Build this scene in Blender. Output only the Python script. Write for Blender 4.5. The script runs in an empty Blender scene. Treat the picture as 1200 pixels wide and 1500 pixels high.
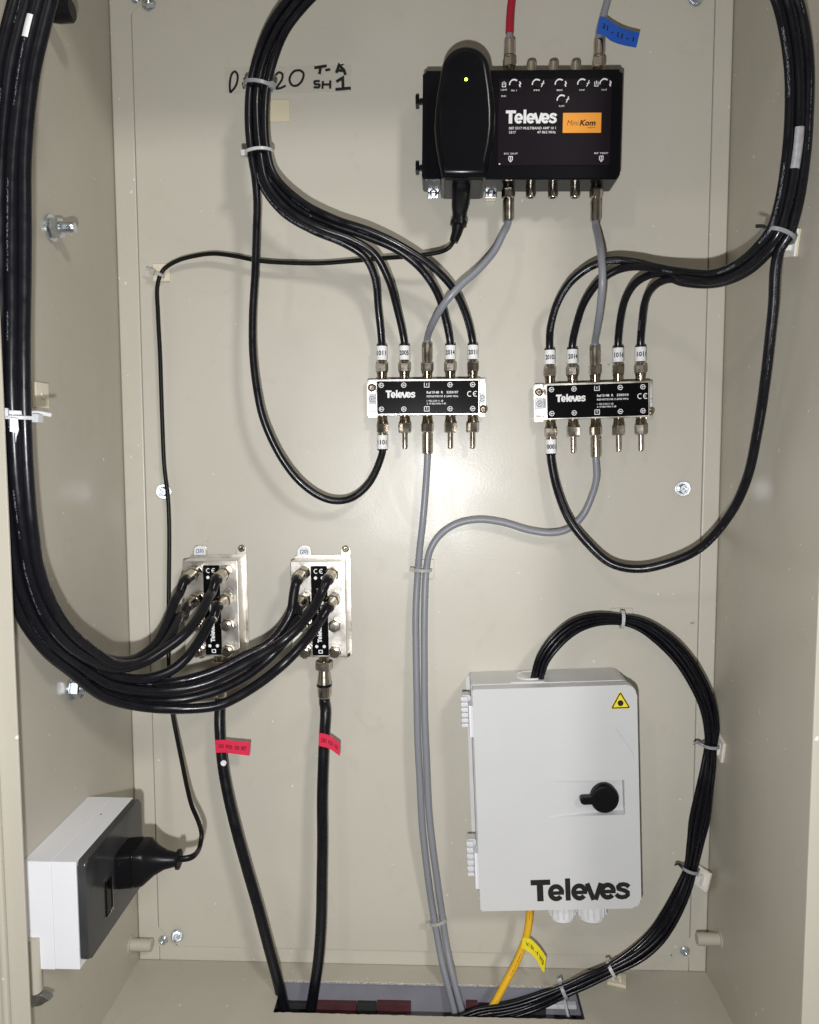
import bpy, bmesh, math, random
from mathutils import Vector, Matrix, noise
random.seed(7)
S = bpy.context.scene
COL = S.collection
R = math.radians

# ------------------------------------------------------------------ camera
# world: X right, Y into the cabinet, Z up; the mounting plate is the plane Y=0 (h = height off the plate = -Y)
FPX, CX, CY, D = 1132.0, 600.0, 750.0, 0.71
_yc = Vector((42, 90, -FPX)).normalized()
_zc = -Vector((40, -14250, -FPX)).normalized()
_zc = (_zc - _yc * _zc.dot(_yc)).normalized()
_xc = _yc.cross(_zc)
M3 = Matrix(((_xc.x, _xc.y, _xc.z), (_yc.x, _yc.y, _yc.z), (_zc.x, _zc.y, _zc.z)))   # camera -> world
CAM = Vector((0, -D, 0))
cd = bpy.data.cameras.new('camera')
cd.lens = FPX / 1500 * 36; cd.sensor_width = 36; cd.clip_start = 0.01; cd.clip_end = 50
co = bpy.data.objects.new('camera', cd); COL.objects.link(co)
co.matrix_world = Matrix.Translation(CAM) @ M3.to_4x4()
S.camera = co

# ------------------------------------------------------------------ light
w = bpy.data.worlds.new('World'); S.world = w; w.use_nodes = True
w.node_tree.nodes['Background'].inputs[0].default_value = (1.0, 0.95, 0.88, 1)
w.node_tree.nodes['Background'].inputs[1].default_value = 0.095

def lamp(name, kind, loc, energy, color, size, target=None):
    l = bpy.data.lights.new(name, kind); l.energy = energy; l.color = color
    if kind == 'AREA': l.shape = 'DISK'; l.size = size
    else: l.shadow_soft_size = size
    o = bpy.data.objects.new(name, l); COL.objects.link(o); o.location = loc
    if target is not None:
        o.rotation_euler = (Vector(target) - Vector(loc)).to_track_quat('-Z', 'Y').to_euler()
    return o
lamp('ceiling_lamp', 'AREA', (1.20, -2.25, 1.40), 23, (1.0, 0.97, 0.92), 0.36, (0, 0, -0.05))
lamp('far_ceiling_lamp', 'AREA', (-1.0, -2.0, 1.7), 5, (1.0, 0.90, 0.76), 0.16, (0, 0, 0))
lamp('phone_flash', 'POINT', (-0.018, -D, -0.064), 14.5, (0.97, 0.98, 1.0), 0.006)
S.view_settings.view_transform = 'Standard'; S.view_settings.look = 'None'
S.view_settings.exposure = 0.05; S.view_settings.gamma = 1.0
try:
    S.cycles.max_bounces = 8; S.cycles.diffuse_bounces = 4; S.cycles.glossy_bounces = 4; S.cycles.use_denoising = True
    S.cycles.caustics_reflective = False; S.cycles.caustics_refractive = False
except Exception: pass

# ------------------------------------------------------------------ projection helpers
def ray(px, py): return M3 @ Vector((px - CX, CY - py, -FPX))
def W(px, py, h):
    """point at pixel (px,py) of the photograph, h metres in front of the mounting plate"""
    r = ray(px, py); t = (-h - CAM.y) / r.y
    return CAM + r * t
def WX(px, py, x):
    r = ray(px, py); return CAM + r * ((x - CAM.x) / r.x)
def WZ(px, py, z):
    r = ray(px, py); return CAM + r * ((z - CAM.z) / r.z)
def sc(h): return (D - h) / FPX           # metres per pixel at height h

# ------------------------------------------------------------------ materials
MATS = {}
def mat(name, col, rough=0.5, metal=0.0, bump=0.0, bscale=800, var=0.0, vscale=30, emit=0, spec=0.5, coat=0, trans=None, rvar=0.0):
    if name in MATS: return MATS[name]
    m = bpy.data.materials.new(name); m.use_nodes = True
    nt = m.node_tree; n = nt.nodes; L = nt.links
    b = n['Principled BSDF']
    b.inputs['Base Color'].default_value = (*col, 1)
    b.inputs['Roughness'].default_value = rough
    b.inputs['Metallic'].default_value = metal
    b.inputs['Specular IOR Level'].default_value = spec
    if coat: b.inputs['Coat Weight'].default_value = coat; b.inputs['Coat Roughness'].default_value = 0.12
    tc = n.new('ShaderNodeTexCoord')
    if var or rvar:
        no = n.new('ShaderNodeTexNoise'); no.inputs['Scale'].default_value = vscale; no.inputs['Detail'].default_value = 5
        L.new(tc.outputs['Object'], no.inputs['Vector'])
        if var:
            mr = n.new('ShaderNodeMapRange'); mr.inputs[1].default_value = 0.3; mr.inputs[2].default_value = 0.7
            mr.inputs[3].default_value = 1 - var; mr.inputs[4].default_value = 1 + var
            L.new(no.outputs['Fac'], mr.inputs[0])
            mx = n.new('ShaderNodeVectorMath'); mx.operation = 'SCALE'; mx.inputs[0].default_value = col
            L.new(mr.outputs[0], mx.inputs['Scale']); L.new(mx.outputs[0], b.inputs['Base Color'])
        if rvar:
            m2 = n.new('ShaderNodeMapRange'); m2.inputs[1].default_value = 0.3; m2.inputs[2].default_value = 0.7
            m2.inputs[3].default_value = max(0.03, rough - rvar); m2.inputs[4].default_value = rough + rvar
            L.new(no.outputs['Fac'], m2.inputs[0]); L.new(m2.outputs[0], b.inputs['Roughness'])
    if bump:
        nb = n.new('ShaderNodeTexNoise'); nb.inputs['Scale'].default_value = bscale; nb.inputs['Detail'].default_value = 3
        L.new(tc.outputs['Object'], nb.inputs['Vector'])
        bp = n.new('ShaderNodeBump'); bp.inputs['Strength'].default_value = bump; bp.inputs['Distance'].default_value = 0.0006
        L.new(nb.outputs['Fac'], bp.inputs['Height']); L.new(bp.outputs['Normal'], b.inputs['Normal'])
    if emit:
        b.inputs['Emission Color'].default_value = (*col, 1); b.inputs['Emission Strength'].default_value = emit
    if trans is not None:
        b.inputs['Alpha'].default_value = trans
    MATS[name] = m
    return m

def paint_mat(name, col, rough):
    m = bpy.data.materials.new(name); m.use_nodes = True
    nt = m.node_tree; n = nt.nodes; L = nt.links; b = n['Principled BSDF']
    tc = n.new('ShaderNodeTexCoord')
    def noise(scale, detail, dist=0.0):
        k = n.new('ShaderNodeTexNoise'); k.inputs['Scale'].default_value = scale; k.inputs['Detail'].default_value = detail
        k.inputs['Distortion'].default_value = dist; L.new(tc.outputs['Object'], k.inputs['Vector']); return k.outputs['Fac']
    def rng_(src, a, b_, c, d):
        k = n.new('ShaderNodeMapRange'); k.inputs[1].default_value = a; k.inputs[2].default_value = b_; k.inputs[3].default_value = c; k.inputs[4].default_value = d
        L.new(src, k.inputs[0]); return k.outputs[0]
    def mixc(fac, a, c):
        k = n.new('ShaderNodeMix'); k.data_type = 'RGBA'; L.new(fac, k.inputs[0])
        if isinstance(a, tuple): k.inputs[6].default_value = (*a, 1)
        else: L.new(a, k.inputs[6])
        k.inputs[7].default_value = (*c, 1); return k.outputs[2]
    c1 = mixc(rng_(noise(5, 6, 0.6), 0.35, 0.7, 0, 1), col, tuple(x * y for x, y in zip(col, (0.945, 0.94, 0.93))))
    c2 = mixc(rng_(noise(38, 5, 1.5), 0.60, 0.78, 0, 0.42), c1, tuple(x * y for x, y in zip(col, (0.86, 0.84, 0.80))))
    c3 = mixc(rng_(noise(170, 1), 0.775, 0.79, 0, 0.75), c2, (0.80, 0.79, 0.76))
    c4 = mixc(rng_(noise(95, 2, 0.8), 0.79, 0.81, 0, 0.6), c3, (0.20, 0.18, 0.15))
    L.new(c4, b.inputs['Base Color'])
    r1 = rng_(noise(11, 6, 1.2), 0.3, 0.7, rough - 0.06, rough + 0.08)
    L.new(r1, b.inputs['Roughness'])
    bp = n.new('ShaderNodeBump'); bp.inputs['Strength'].default_value = 0.11; bp.inputs['Distance'].default_value = 0.0006
    L.new(noise(430, 3), bp.inputs['Height'])
    b2 = n.new('ShaderNodeBump'); b2.inputs['Strength'].default_value = 0.25; b2.inputs['Distance'].default_value = 0.004
    L.new(noise(6, 1), b2.inputs['Height']); L.new(b2.outputs['Normal'], bp.inputs['Normal'])
    L.new(bp.outputs['Normal'], b.inputs['Normal'])
    return m

def cable_mat(name, col, rough, printcol, seed, spec=0.5):
    """PVC jacket with a faint dashed line of printing along one side (uv: metres along, turns around)"""
    m = bpy.data.materials.new(name); m.use_nodes = True
    nt = m.node_tree; n = nt.nodes; L = nt.links; b = n['Principled BSDF']
    b.inputs['Roughness'].default_value = rough; b.inputs['Specular IOR Level'].default_value = spec
    uv = n.new('ShaderNodeUVMap'); sp = n.new('ShaderNodeSeparateXYZ'); L.new(uv.outputs[0], sp.inputs[0])
    def math_(op, a, bb=None):
        k = n.new('ShaderNodeMath'); k.operation = op
        if isinstance(a, (int, float)): k.inputs[0].default_value = a
        else: L.new(a, k.inputs[0])
        if bb is not None:
            if isinstance(bb, (int, float)): k.inputs[1].default_value = bb
            else: L.new(bb, k.inputs[1])
        return k.outputs[0]
    band = math_('LESS_THAN', math_('ABSOLUTE', math_('SUBTRACT', sp.outputs['Y'], 0.5)), 0.035)
    cb = n.new('ShaderNodeCombineXYZ'); L.new(math_('MULTIPLY', sp.outputs['X'], 900.0), cb.inputs[0])
    L.new(math_('MULTIPLY', sp.outputs['Y'], 60.0), cb.inputs[1]); cb.inputs[2].default_value = seed
    no = n.new('ShaderNodeTexNoise'); no.inputs['Scale'].default_value = 1.0; no.inputs['Detail'].default_value = 0; L.new(cb.outputs[0], no.inputs['Vector'])
    dash = math_('GREATER_THAN', no.outputs['Fac'], 0.52)
    cb2 = n.new('ShaderNodeCombineXYZ'); L.new(math_('MULTIPLY', sp.outputs['X'], 22.0), cb2.inputs[0]); cb2.inputs[1].default_value = seed * 3.1
    n2 = n.new('ShaderNodeTexNoise'); n2.inputs['Scale'].default_value = 1.0; L.new(cb2.outputs[0], n2.inputs['Vector'])
    grp = math_('GREATER_THAN', n2.outputs['Fac'], 0.5)
    fac = math_('MULTIPLY', math_('MULTIPLY', band, dash), grp)
    mx = n.new('ShaderNodeMix'); mx.data_type = 'RGBA'; L.new(fac, mx.inputs[0])
    mx.inputs[6].default_value = (*col, 1); mx.inputs[7].default_value = (*printcol, 1)
    L.new(mx.outputs[2], b.inputs['Base Color'])
    tc = n.new('ShaderNodeTexCoord'); nb = n.new('ShaderNodeTexNoise'); nb.inputs['Scale'].default_value = 90; nb.inputs['Detail'].default_value = 6
    L.new(tc.outputs['Object'], nb.inputs['Vector'])
    rr = n.new('ShaderNodeMapRange'); rr.inputs[1].default_value = 0.3; rr.inputs[2].default_value = 0.7
    rr.inputs[3].default_value = rough - 0.08; rr.inputs[4].default_value = rough + 0.12
    L.new(nb.outputs['Fac'], rr.inputs[0]); L.new(rr.outputs[0], b.inputs['Roughness'])
    bp = n.new('ShaderNodeBump'); bp.inputs['Strength'].default_value = 0.12; bp.inputs['Distance'].default_value = 0.0008
    L.new(nb.outputs['Fac'], bp.inputs['Height']); L.new(bp.outputs['Normal'], b.inputs['Normal'])
    return m

PAINT = paint_mat('shaded_cabinet_paint', (0.465, 0.434, 0.364), 0.36)  # same paint as the plate, colour darkened for the shade on angled walls
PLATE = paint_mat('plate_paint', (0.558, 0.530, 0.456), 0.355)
NICKEL = mat('nickel', (0.55, 0.50, 0.43), 0.20, 1.0, var=0.12, vscale=120, rvar=0.08)
NICKELD = mat('dark_nickel', (0.27, 0.225, 0.165), 0.22, 1.0, var=0.15, vscale=150, rvar=0.08)
BRIGHT = mat('bright_zamak', (0.84, 0.80, 0.73), 0.34, 1.0, var=0.10, vscale=60, rvar=0.1, bump=0.1, bscale=500)
ZINC = mat('zinc', (0.66, 0.70, 0.74), 0.25, 1.0, var=0.12, vscale=200, rvar=0.08)
STEELCUT = mat('cut_steel', (0.80, 0.78, 0.74), 0.35, 0.5, bump=1.0, bscale=900, var=0.4, vscale=500)
BLKP = mat('black_plastic', (0.0045, 0.0045, 0.006), 0.22, spec=0.22, var=0.1, vscale=60)
BLKM = mat('black_satin_plastic', (0.006, 0.006, 0.007), 0.34, spec=0.2, bump=0.04, bscale=1800, var=0.1)
PANEL = mat('amplifier_panel', (0.013, 0.0095, 0.013), 0.26, spec=0.15, var=0.06, vscale=40)
GLOSSBLK = mat('black_label', (0.003, 0.003, 0.0035), 0.2, spec=0.2, var=0.1)
RUB = mat('rubber', (0.005, 0.005, 0.0055), 0.38, spec=0.22, bump=0.1, bscale=900, var=0.1)
WHITEP = mat('white_plastic', (0.80, 0.80, 0.83), 0.38, bump=0.08, bscale=900, var=0.015, vscale=25)
GREYP = mat('light_grey_plastic', (0.60, 0.605, 0.61), 0.36, bump=0.15, bscale=1100, var=0.015, vscale=20)
GREYP2 = mat('pale_plastic', (0.70, 0.70, 0.70), 0.4, bump=0.1, bscale=900, var=0.03)
INKB = mat('black_ink', (0.008, 0.008, 0.008), 0.5, var=0.05)
INKW = mat('white_ink', (0.82, 0.82, 0.82), 0.5, var=0.03)
INKBLUE = mat('blue_ink', (0.05, 0.09, 0.22), 0.5, var=0.1)
PAPER = mat('white_paper', (0.80, 0.80, 0.80), 0.55, var=0.03, vscale=90)
ORANGE = mat('orange_print', (0.95, 0.37, 0.035), 0.5, var=0.02)
LED = mat('green_led', (0.55, 1.0, 0.05), 0.3, emit=6)
YELL = mat('yellow_sticker', (0.86, 0.72, 0.03), 0.45, var=0.03)
TAPE_R = mat('red_tape', (0.70, 0.025, 0.075), 0.4, var=0.08, vscale=60)
TAPE_B = mat('blue_tape', (0.015, 0.095, 0.48), 0.4, var=0.08, vscale=60)
TAPE_Y = mat('yellow_tape', (0.80, 0.66, 0.02), 0.4, var=0.08, vscale=60)
TIE = mat('nylon_tie', (0.50, 0.51, 0.52), 0.35, var=0.05)
TIEC = mat('clear_nylon_tie', (0.55, 0.54, 0.50), 0.25, trans=0.55)
TIEG = mat('grey_nylon_tie', (0.27, 0.28, 0.29), 0.35, var=0.05)
TIEB = mat('black_nylon_tie', (0.02, 0.02, 0.02), 0.35, var=0.05)
MOUNT = mat('cream_mount', (0.72, 0.66, 0.52), 0.45, var=0.05)
MOUNTW = mat('white_mount', (0.74, 0.72, 0.67), 0.4, var=0.05)
PAD = mat('foam_pad', (0.66, 0.59, 0.42), 0.7, var=0.05)
CLEAR = mat('clear_tape', (0.60, 0.57, 0.50), 0.22, trans=0.06)
TINT = mat('smoked_cover', (0.042, 0.043, 0.045), 0.17, var=0.3, vscale=35, rvar=0.1)
LILAC = mat('grey_duct_paint', (0.23, 0.225, 0.26), 0.5, var=0.1, vscale=30)
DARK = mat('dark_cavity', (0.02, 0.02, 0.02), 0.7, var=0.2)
REDB = mat('dark_red_block', (0.075, 0.022, 0.024), 0.6, var=0.25, vscale=60)
SILV = mat('silver_sticker', (0.62, 0.62, 0.66), 0.32, 0.6, var=0.25, vscale=220)
CB = [cable_mat('black_jacket_%s' % k, (0.0062, 0.0062, 0.0088), 0.27, (0.16, 0.17, 0.20), s, 0.36) for k, s in (('plain', 1.3), ('dusty', 4.7), ('worn', 8.9), ('clean', 12.2))]
CG = [cable_mat('grey_jacket_%s' % k, (0.235, 0.245, 0.275), 0.36, (0.03, 0.033, 0.06), s) for k, s in (('plain', 2.3), ('clean', 5.9))]
CRED = mat('red_jacket', (0.38, 0.008, 0.028), 0.42, var=0.06)
CYEL = cable_mat('yellow_jacket', (0.76, 0.43, 0.018), 0.38, (0.06, 0.03, 0.0), 3.3)
CFIB = cable_mat('fibre_jacket', (0.005, 0.0048, 0.0075), 0.26, (0.008, 0.008, 0.010), 6.1, 0.28)

# ------------------------------------------------------------------ object helpers
def empty(name, loc, label, cat, group=None):
    o = bpy.data.objects.new(name, None); COL.objects.link(o); o.location = loc
    o.empty_display_size = 0.01
    o['label'] = label; o['category'] = cat
    if group: o['group'] = group
    return o
def tag(o, label, cat, group=None):
    o['label'] = label; o['category'] = cat
    if group: o['group'] = group
    return o
def world_loc(o):
    v = Vector(o.location)
    while o.parent: o = o.parent; v += Vector(o.location)
    return v
def link(name, bm, m, parent=None, smooth=True, angle=32, label=None, base=None):
    stuff = name in ('face_marks', 'panel_print', 'handwriting', 'face_print')
    off = world_loc(parent) if parent else (base if base is not None else Vector((0, 0, 0)))
    if parent is None and base is None:
        cs = [v.co for v in bm.verts]
        off = Vector((sum(c.x for c in cs), sum(c.y for c in cs), sum(c.z for c in cs))) / max(1, len(cs))
    bmesh.ops.translate(bm, verts=bm.verts, vec=-off)
    me = bpy.data.meshes.new(name); bm.to_mesh(me); bm.free()
    if smooth:
        me.shade_smooth(); me.set_sharp_from_angle(angle=R(angle))
    me.materials.append(m)
    o = bpy.data.objects.new(name, me); COL.objects.link(o)
    if parent: o.parent = parent
    else: o.location = off
    if smooth and 8 < len(me.vertices) < 2500 and name not in ('jacket', 'cord'):
        wn = o.modifiers.new('normals', 'WEIGHTED_NORMAL'); wn.keep_sharp = True; wn.weight = 80
    if label: o['label'] = label
    if stuff: o['kind'] = 'stuff'
    return o

def b_box(bm, x0, x1, y0, y1, z0, z1, bev=0, seg=2):
    r = bmesh.ops.create_cube(bm, size=1.0)
    vs = r['verts']
    for v in vs:
        v.co = Vector(((x0 + x1) / 2 + v.co.x * (x1 - x0), (y0 + y1) / 2 + v.co.y * (y1 - y0), (z0 + z1) / 2 + v.co.z * (z1 - z0)))
    if bev:
        es = list({e for v in vs for e in v.link_edges})
        r2 = bmesh.ops.bevel(bm, geom=es, offset=bev, segments=seg, profile=0.5, affect='EDGES', clamp_overlap=True)
    return bm
def basis(axis):
    a = axis.normalized()
    t = Vector((0, 0, 1)) if abs(a.z) < 0.9 else Vector((1, 0, 0))
    u = a.cross(t).normalized(); v = a.cross(u).normalized()
    return a, u, v
def b_lathe(bm, p, axis, prof, n=20, rot=0.0, cap=True):
    """prof: list of (t along axis, radius)"""
    a, u, v = basis(axis); p = Vector(p); rings = []
    for t, r in prof:
        rings.append([bm.verts.new(p + a * t + (u * math.cos(rot + 2 * math.pi * k / n) + v * math.sin(rot + 2 * math.pi * k / n)) * r) for k in range(n)])
    for i in range(len(rings) - 1):
        for k in range(n):
            try: bm.faces.new((rings[i][k], rings[i][(k + 1) % n], rings[i + 1][(k + 1) % n], rings[i + 1][k]))
            except ValueError: pass
    if cap:
        bm.faces.new(list(reversed(rings[0]))); bm.faces.new(rings[-1])
    return bm
def b_hex(bm, p, axis, t0, t1, r, rot=0.0, ch=0.0008):
    return b_lathe(bm, p, axis, [(t0, r * 0.88), (t0 + ch, r), (t1 - ch, r), (t1, r * 0.88)], 6, rot)
def b_prism(bm, pts, z0, z1, bev=0, seg=2, frontonly=False):
    """pts: 2D outline (x,y) extruded z0..z1 in local coords"""
    lo = [bm.verts.new((x, y, z0)) for x, y in pts]; hi = [bm.verts.new((x, y, z1)) for x, y in pts]
    n = len(pts)
    fb = bm.faces.new(list(reversed(lo))); ft = bm.faces.new(hi)
    for k in range(n): bm.faces.new((lo[k], lo[(k + 1) % n], hi[(k + 1) % n], hi[k]))
    if bev:
        es = list(ft.edges)
        bmesh.ops.bevel(bm, geom=es, offset=bev, segments=seg, profile=0.5, affect='EDGES', clamp_overlap=True)
    return bm
def rrect(x0, x1, y0, y1, r, n=5):
    """rounded rectangle outline, counter-clockwise; r one radius or four (bl, br, tr, tl)"""
    rr = r if isinstance(r, (tuple, list)) else (r,) * 4
    out = []
    for (cx, cy, a0, q) in ((x0, y0, 180, rr[0]), (x1, y0, 270, rr[1]), (x1, y1, 0, rr[2]), (x0, y1, 90, rr[3])):
        if q <= 0: out.append((cx, cy)); continue
        ox = cx + q if cx == x0 else cx - q; oy = cy + q if cy == y0 else cy - q
        for k in range(n + 1):
            a = R(a0 + 90 * k / n); out.append((ox + q * math.cos(a), oy + q * math.sin(a)))
    return out
def b_dome(bm, pts, z0, z1, inset, n=5):
    """prism with a rounded front edge made of inset rings (pts counter-clockwise)"""
    N = len(pts); P = [Vector(p) for p in pts]; nr = []
    for k in range(N):
        a = (P[k] - P[k - 1]).normalized(); b = (P[(k + 1) % N] - P[k]).normalized()
        na = Vector((-a.y, a.x)); nb = Vector((-b.y, b.x)); m_ = (na + nb).normalized(); nr.append(m_ / max(0.5, m_.dot(na)))
    def ring(i_, z): return [bm.verts.new((P[k].x + nr[k].x * i_, P[k].y + nr[k].y * i_, z)) for k in range(N)]
    rings = [ring(0, z0), ring(0, z1 - inset)]
    for j in range(1, n + 1):
        t = R(90 * j / n); rings.append(ring(inset * (1 - math.cos(t)), z1 - inset + inset * math.sin(t)))
    for i in range(len(rings) - 1):
        for k in range(N): bm.faces.new((rings[i][k], rings[i][(k + 1) % N], rings[i + 1][(k + 1) % N], rings[i + 1][k]))
    bm.faces.new(rings[-1]); bm.faces.new(list(reversed(rings[0])))
    return bm
def disc(cx, cy, r, n=20): return [(cx + r * math.cos(2 * math.pi * k / n), cy + r * math.sin(2 * math.pi * k / n)) for k in range(n)]
def b_strokes(bm, lines, wd, z, dz=0.00002):
    """flat printed strokes; every stroke a hair above the last so that none share a plane"""
    for i, ln in enumerate(lines):
        ww = wd
        if isinstance(ln, tuple) and len(ln) == 2 and isinstance(ln[1], (int, float)) and isinstance(ln[0], list): ln, ww = ln
        P = [Vector((x, y, 0)) for x, y in ln]; zz = z + dz * i; prev = None
        for k, p in enumerate(P):
            d0 = (P[k] - P[k - 1]).normalized() if k else (P[1] - P[0]).normalized()
            d1 = (P[k + 1] - P[k]).normalized() if k < len(P) - 1 else d0
            t = (d0 + d1); t = t.normalized() if t.length > 1e-6 else d0
            nn = Vector((-t.y, t.x, 0)); c = max(0.45, nn.dot(Vector((-d0.y, d0.x, 0))))
            a = p + nn * ww / 2 / c; b = p - nn * ww / 2 / c
            va = bm.verts.new((a.x, a.y, zz)); vb = bm.verts.new((b.x, b.y, zz))
            if prev: bm.faces.new((prev[0], prev[1], vb, va))
            prev = (va, vb)
    return bm
def arc(cx, cy, r, a0, a1, n=12, ry=None):
    ry = r if ry is None else ry
    return [(cx + r * math.cos(R(a0 + (a1 - a0) * k / n)), cy + ry * math.sin(R(a0 + (a1 - a0) * k / n))) for k in range(n + 1)]
def logo_lines(x, y, hgt, kx=1.0):
    """the maker's seven-letter word, bold round letters; x,y lower left, hgt capital height"""
    q = hgt / 100.0; o = []
    def add(pl, wd): o.append(([(x + (a - 372) * q * kx, y + b * q) for a, b in pl], wd * q * (1 + kx) / 2))
    add([(372, 87.5), (462, 87.5)], 25); add([(414, 80), (414, 0)], 29)
    for cx in (487, 593, 722):
        add([(cx - 26, 36), (cx + 36, 36)], 17)
        add(arc(cx, 38, 26.5, 0, 322, 18, 29), 22)
    add([(541, 0), (541, 103)], 23)
    add([(629, 77), (657, 0)], 22); add([(693, 77), (665, 0)], 22)
    sx = 753
    add([(sx + a, b) for a, b in ((66, 55), (56, 64), (42, 68), (26, 66), (17, 58), (19, 48), (32, 43), (48, 38), (59, 30), (59, 18), (48, 10), (32, 8), (17, 12), (6, 23))], 20)
    return o
def b_text(bm, s, x, y, size, z, width=None, bold=0.0, shear=0.0, align='LEFT', rot=0):
    cu = bpy.data.curves.new('txt', 'FONT'); cu.body = s; cu.size = 1.0; cu.offset = bold; cu.shear = shear; cu.fill_mode = 'FRONT'
    cu.resolution_u = 2; cu.align_x = 'LEFT'
    ob = bpy.data.objects.new('txt', cu); me = bpy.data.meshes.new_from_object(ob)
    if len(me.vertices):
        xs = [v.co.x for v in me.vertices]; x0, x1 = min(xs), max(xs)
        kx = size if width is None else width / max(1e-6, (x1 - x0))
        off = {'LEFT': 0, 'CENTER': -(x1 - x0) * kx / 2}[align]
        c, sn = math.cos(rot), math.sin(rot)
        vm = []
        for v in me.vertices:
            a = (v.co.x - x0) * kx + off; b = v.co.y * size
            vm.append(bm.verts.new((x + a * c - b * sn, y + a * sn + b * c, z)))
        for p in me.polygons:
            try: bm.faces.new([vm[i] for i in p.vertices])
            except ValueError: pass
    bpy.data.objects.remove(ob); bpy.data.curves.remove(cu); bpy.data.meshes.remove(me)
    return bm
def catmull(P, step=0.003):
    P = [Vector(p) for p in P]; out = []
    Q = [P[0] * 2 - P[1]] + P + [P[-1] * 2 - P[-2]]
    for i in range(1, len(Q) - 2):
        p0, p1, p2, p3 = Q[i - 1], Q[i], Q[i + 1], Q[i + 2]
        t0 = 0; t1 = t0 + max(1e-6, (p1 - p0).length) ** 0.5; t2 = t1 + max(1e-6, (p2 - p1).length) ** 0.5; t3 = t2 + max(1e-6, (p3 - p2).length) ** 0.5
        n = max(2, int((p2 - p1).length / step))
        for k in range(n):
            t = t1 + (t2 - t1) * k / n
            A1 = p0 * ((t1 - t) / (t1 - t0)) + p1 * ((t - t0) / (t1 - t0))
            A2 = p1 * ((t2 - t) / (t2 - t1)) + p2 * ((t - t1) / (t2 - t1))
            A3 = p2 * ((t3 - t) / (t3 - t2)) + p3 * ((t - t2) / (t3 - t2))
            B1 = A1 * ((t2 - t) / (t2 - t0)) + A2 * ((t - t0) / (t2 - t0))
            B2 = A2 * ((t3 - t) / (t3 - t1)) + A3 * ((t - t1) / (t3 - t1))
            out.append(B1 * ((t2 - t) / (t2 - t1)) + B2 * ((t - t1) / (t2 - t1)))
    out.append(P[-1]); return out
def b_tube(bm, path, r, n=14, print_at=0.0, flat=1.0):
    """tube along a sampled path; uv = (metres along, turns around); print_at turns the printed side; flat squeezes across the depth"""
    uvl = bm.loops.layers.uv.verify()
    rings = []; L = 0.0; Ls = []
    T0 = (path[1] - path[0]).normalized()
    ref = Vector((0, -1, 0)); u = (ref - T0 * ref.dot(T0))
    u = u.normalized() if u.length > 1e-3 else Vector((0, 0, 1))
    for i, p in enumerate(path):
        T = (path[min(i + 1, len(path) - 1)] - path[max(i - 1, 0)]).normalized()
        u = (u - T * u.dot(T)); u = u.normalized(); v = T.cross(u)
        if i: L += (p - path[i - 1]).length
        Ls.append(L)
        rr = r(L) if callable(r) else r
        rings.append([bm.verts.new(p + (u * flat * math.cos(2 * math.pi * k / n) + v * math.sin(2 * math.pi * k / n)) * rr) for k in range(n)])
    for i in range(len(rings) - 1):
        for k in range(n):
            f = bm.faces.new((rings[i][k], rings[i][(k + 1) % n], rings[i + 1][(k + 1) % n], rings[i + 1][k]))
            for lp, (a, b) in zip(f.loops, ((i, k), (i, k + 1), (i + 1, k + 1), (i + 1, k))):
                lp[uvl].uv = (Ls[a], (b / n + 0.5 + print_at) if (b / n + 0.5 + print_at) < 1.5 else (b / n - 0.5 + print_at))
    bm.faces.new(list(reversed(rings[0]))); bm.faces.new(rings[-1])
    return bm
def frame(px, py, h, px2=None, py2=None):
    """local frame on the plate: x right along the line to (px2,py2), y up, z towards the viewer; metres"""
    o = W(px, py, h)
    x = (W(px2, py2, h) - o).normalized() if px2 is not None else Vector((1, 0, 0))
    z = Vector((0, -1, 0)); y = z.cross(x)
    return Matrix(((x.x, y.x, z.x, o.x), (x.y, y.y, z.y, o.y), (x.z, y.z, z.z, o.z), (0, 0, 0, 1)))
def put(name, bm, M, m, parent=None, **k):
    bm.transform(M); return link(name, bm, m, parent, **k)
def framed(px0, py0, px1, py1, pyt, h):
    """frame whose unit s=sc(h) spans exactly one photograph pixel along both edges of the thing's front"""
    M = frame(px0, py0, h, px1, py1); s = sc(h)
    kx = (W(px1, py1, h) - W(px0, py0, h)).length / (math.hypot(px1 - px0, py1 - py0) * s)
    ky = (W(px0, pyt, h) - W(px0, py0, h)).length / (abs(py0 - pyt) * s)
    return M @ Matrix.Diagonal((kx, ky, 1, 1))
NB = bmesh.new

def difference(bma, bmb):
    out = []
    for i, b in enumerate((bma, bmb)):
        me = bpy.data.meshes.new('tmp'); b.to_mesh(me); b.free()
        o = bpy.data.objects.new('tmp', me); COL.objects.link(o); out.append(o)
    md = out[0].modifiers.new('b', 'BOOLEAN'); md.object = out[1]; md.operation = 'DIFFERENCE'; md.solver = 'EXACT'
    dg = bpy.context.evaluated_depsgraph_get()
    me = bpy.data.meshes.new_from_object(out[0].evaluated_get(dg))
    bm = NB(); bm.from_mesh(me)
    for o in out:
        mm = o.data; bpy.data.objects.remove(o); bpy.data.meshes.remove(mm)
    bpy.data.meshes.remove(me)
    return bm

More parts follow.
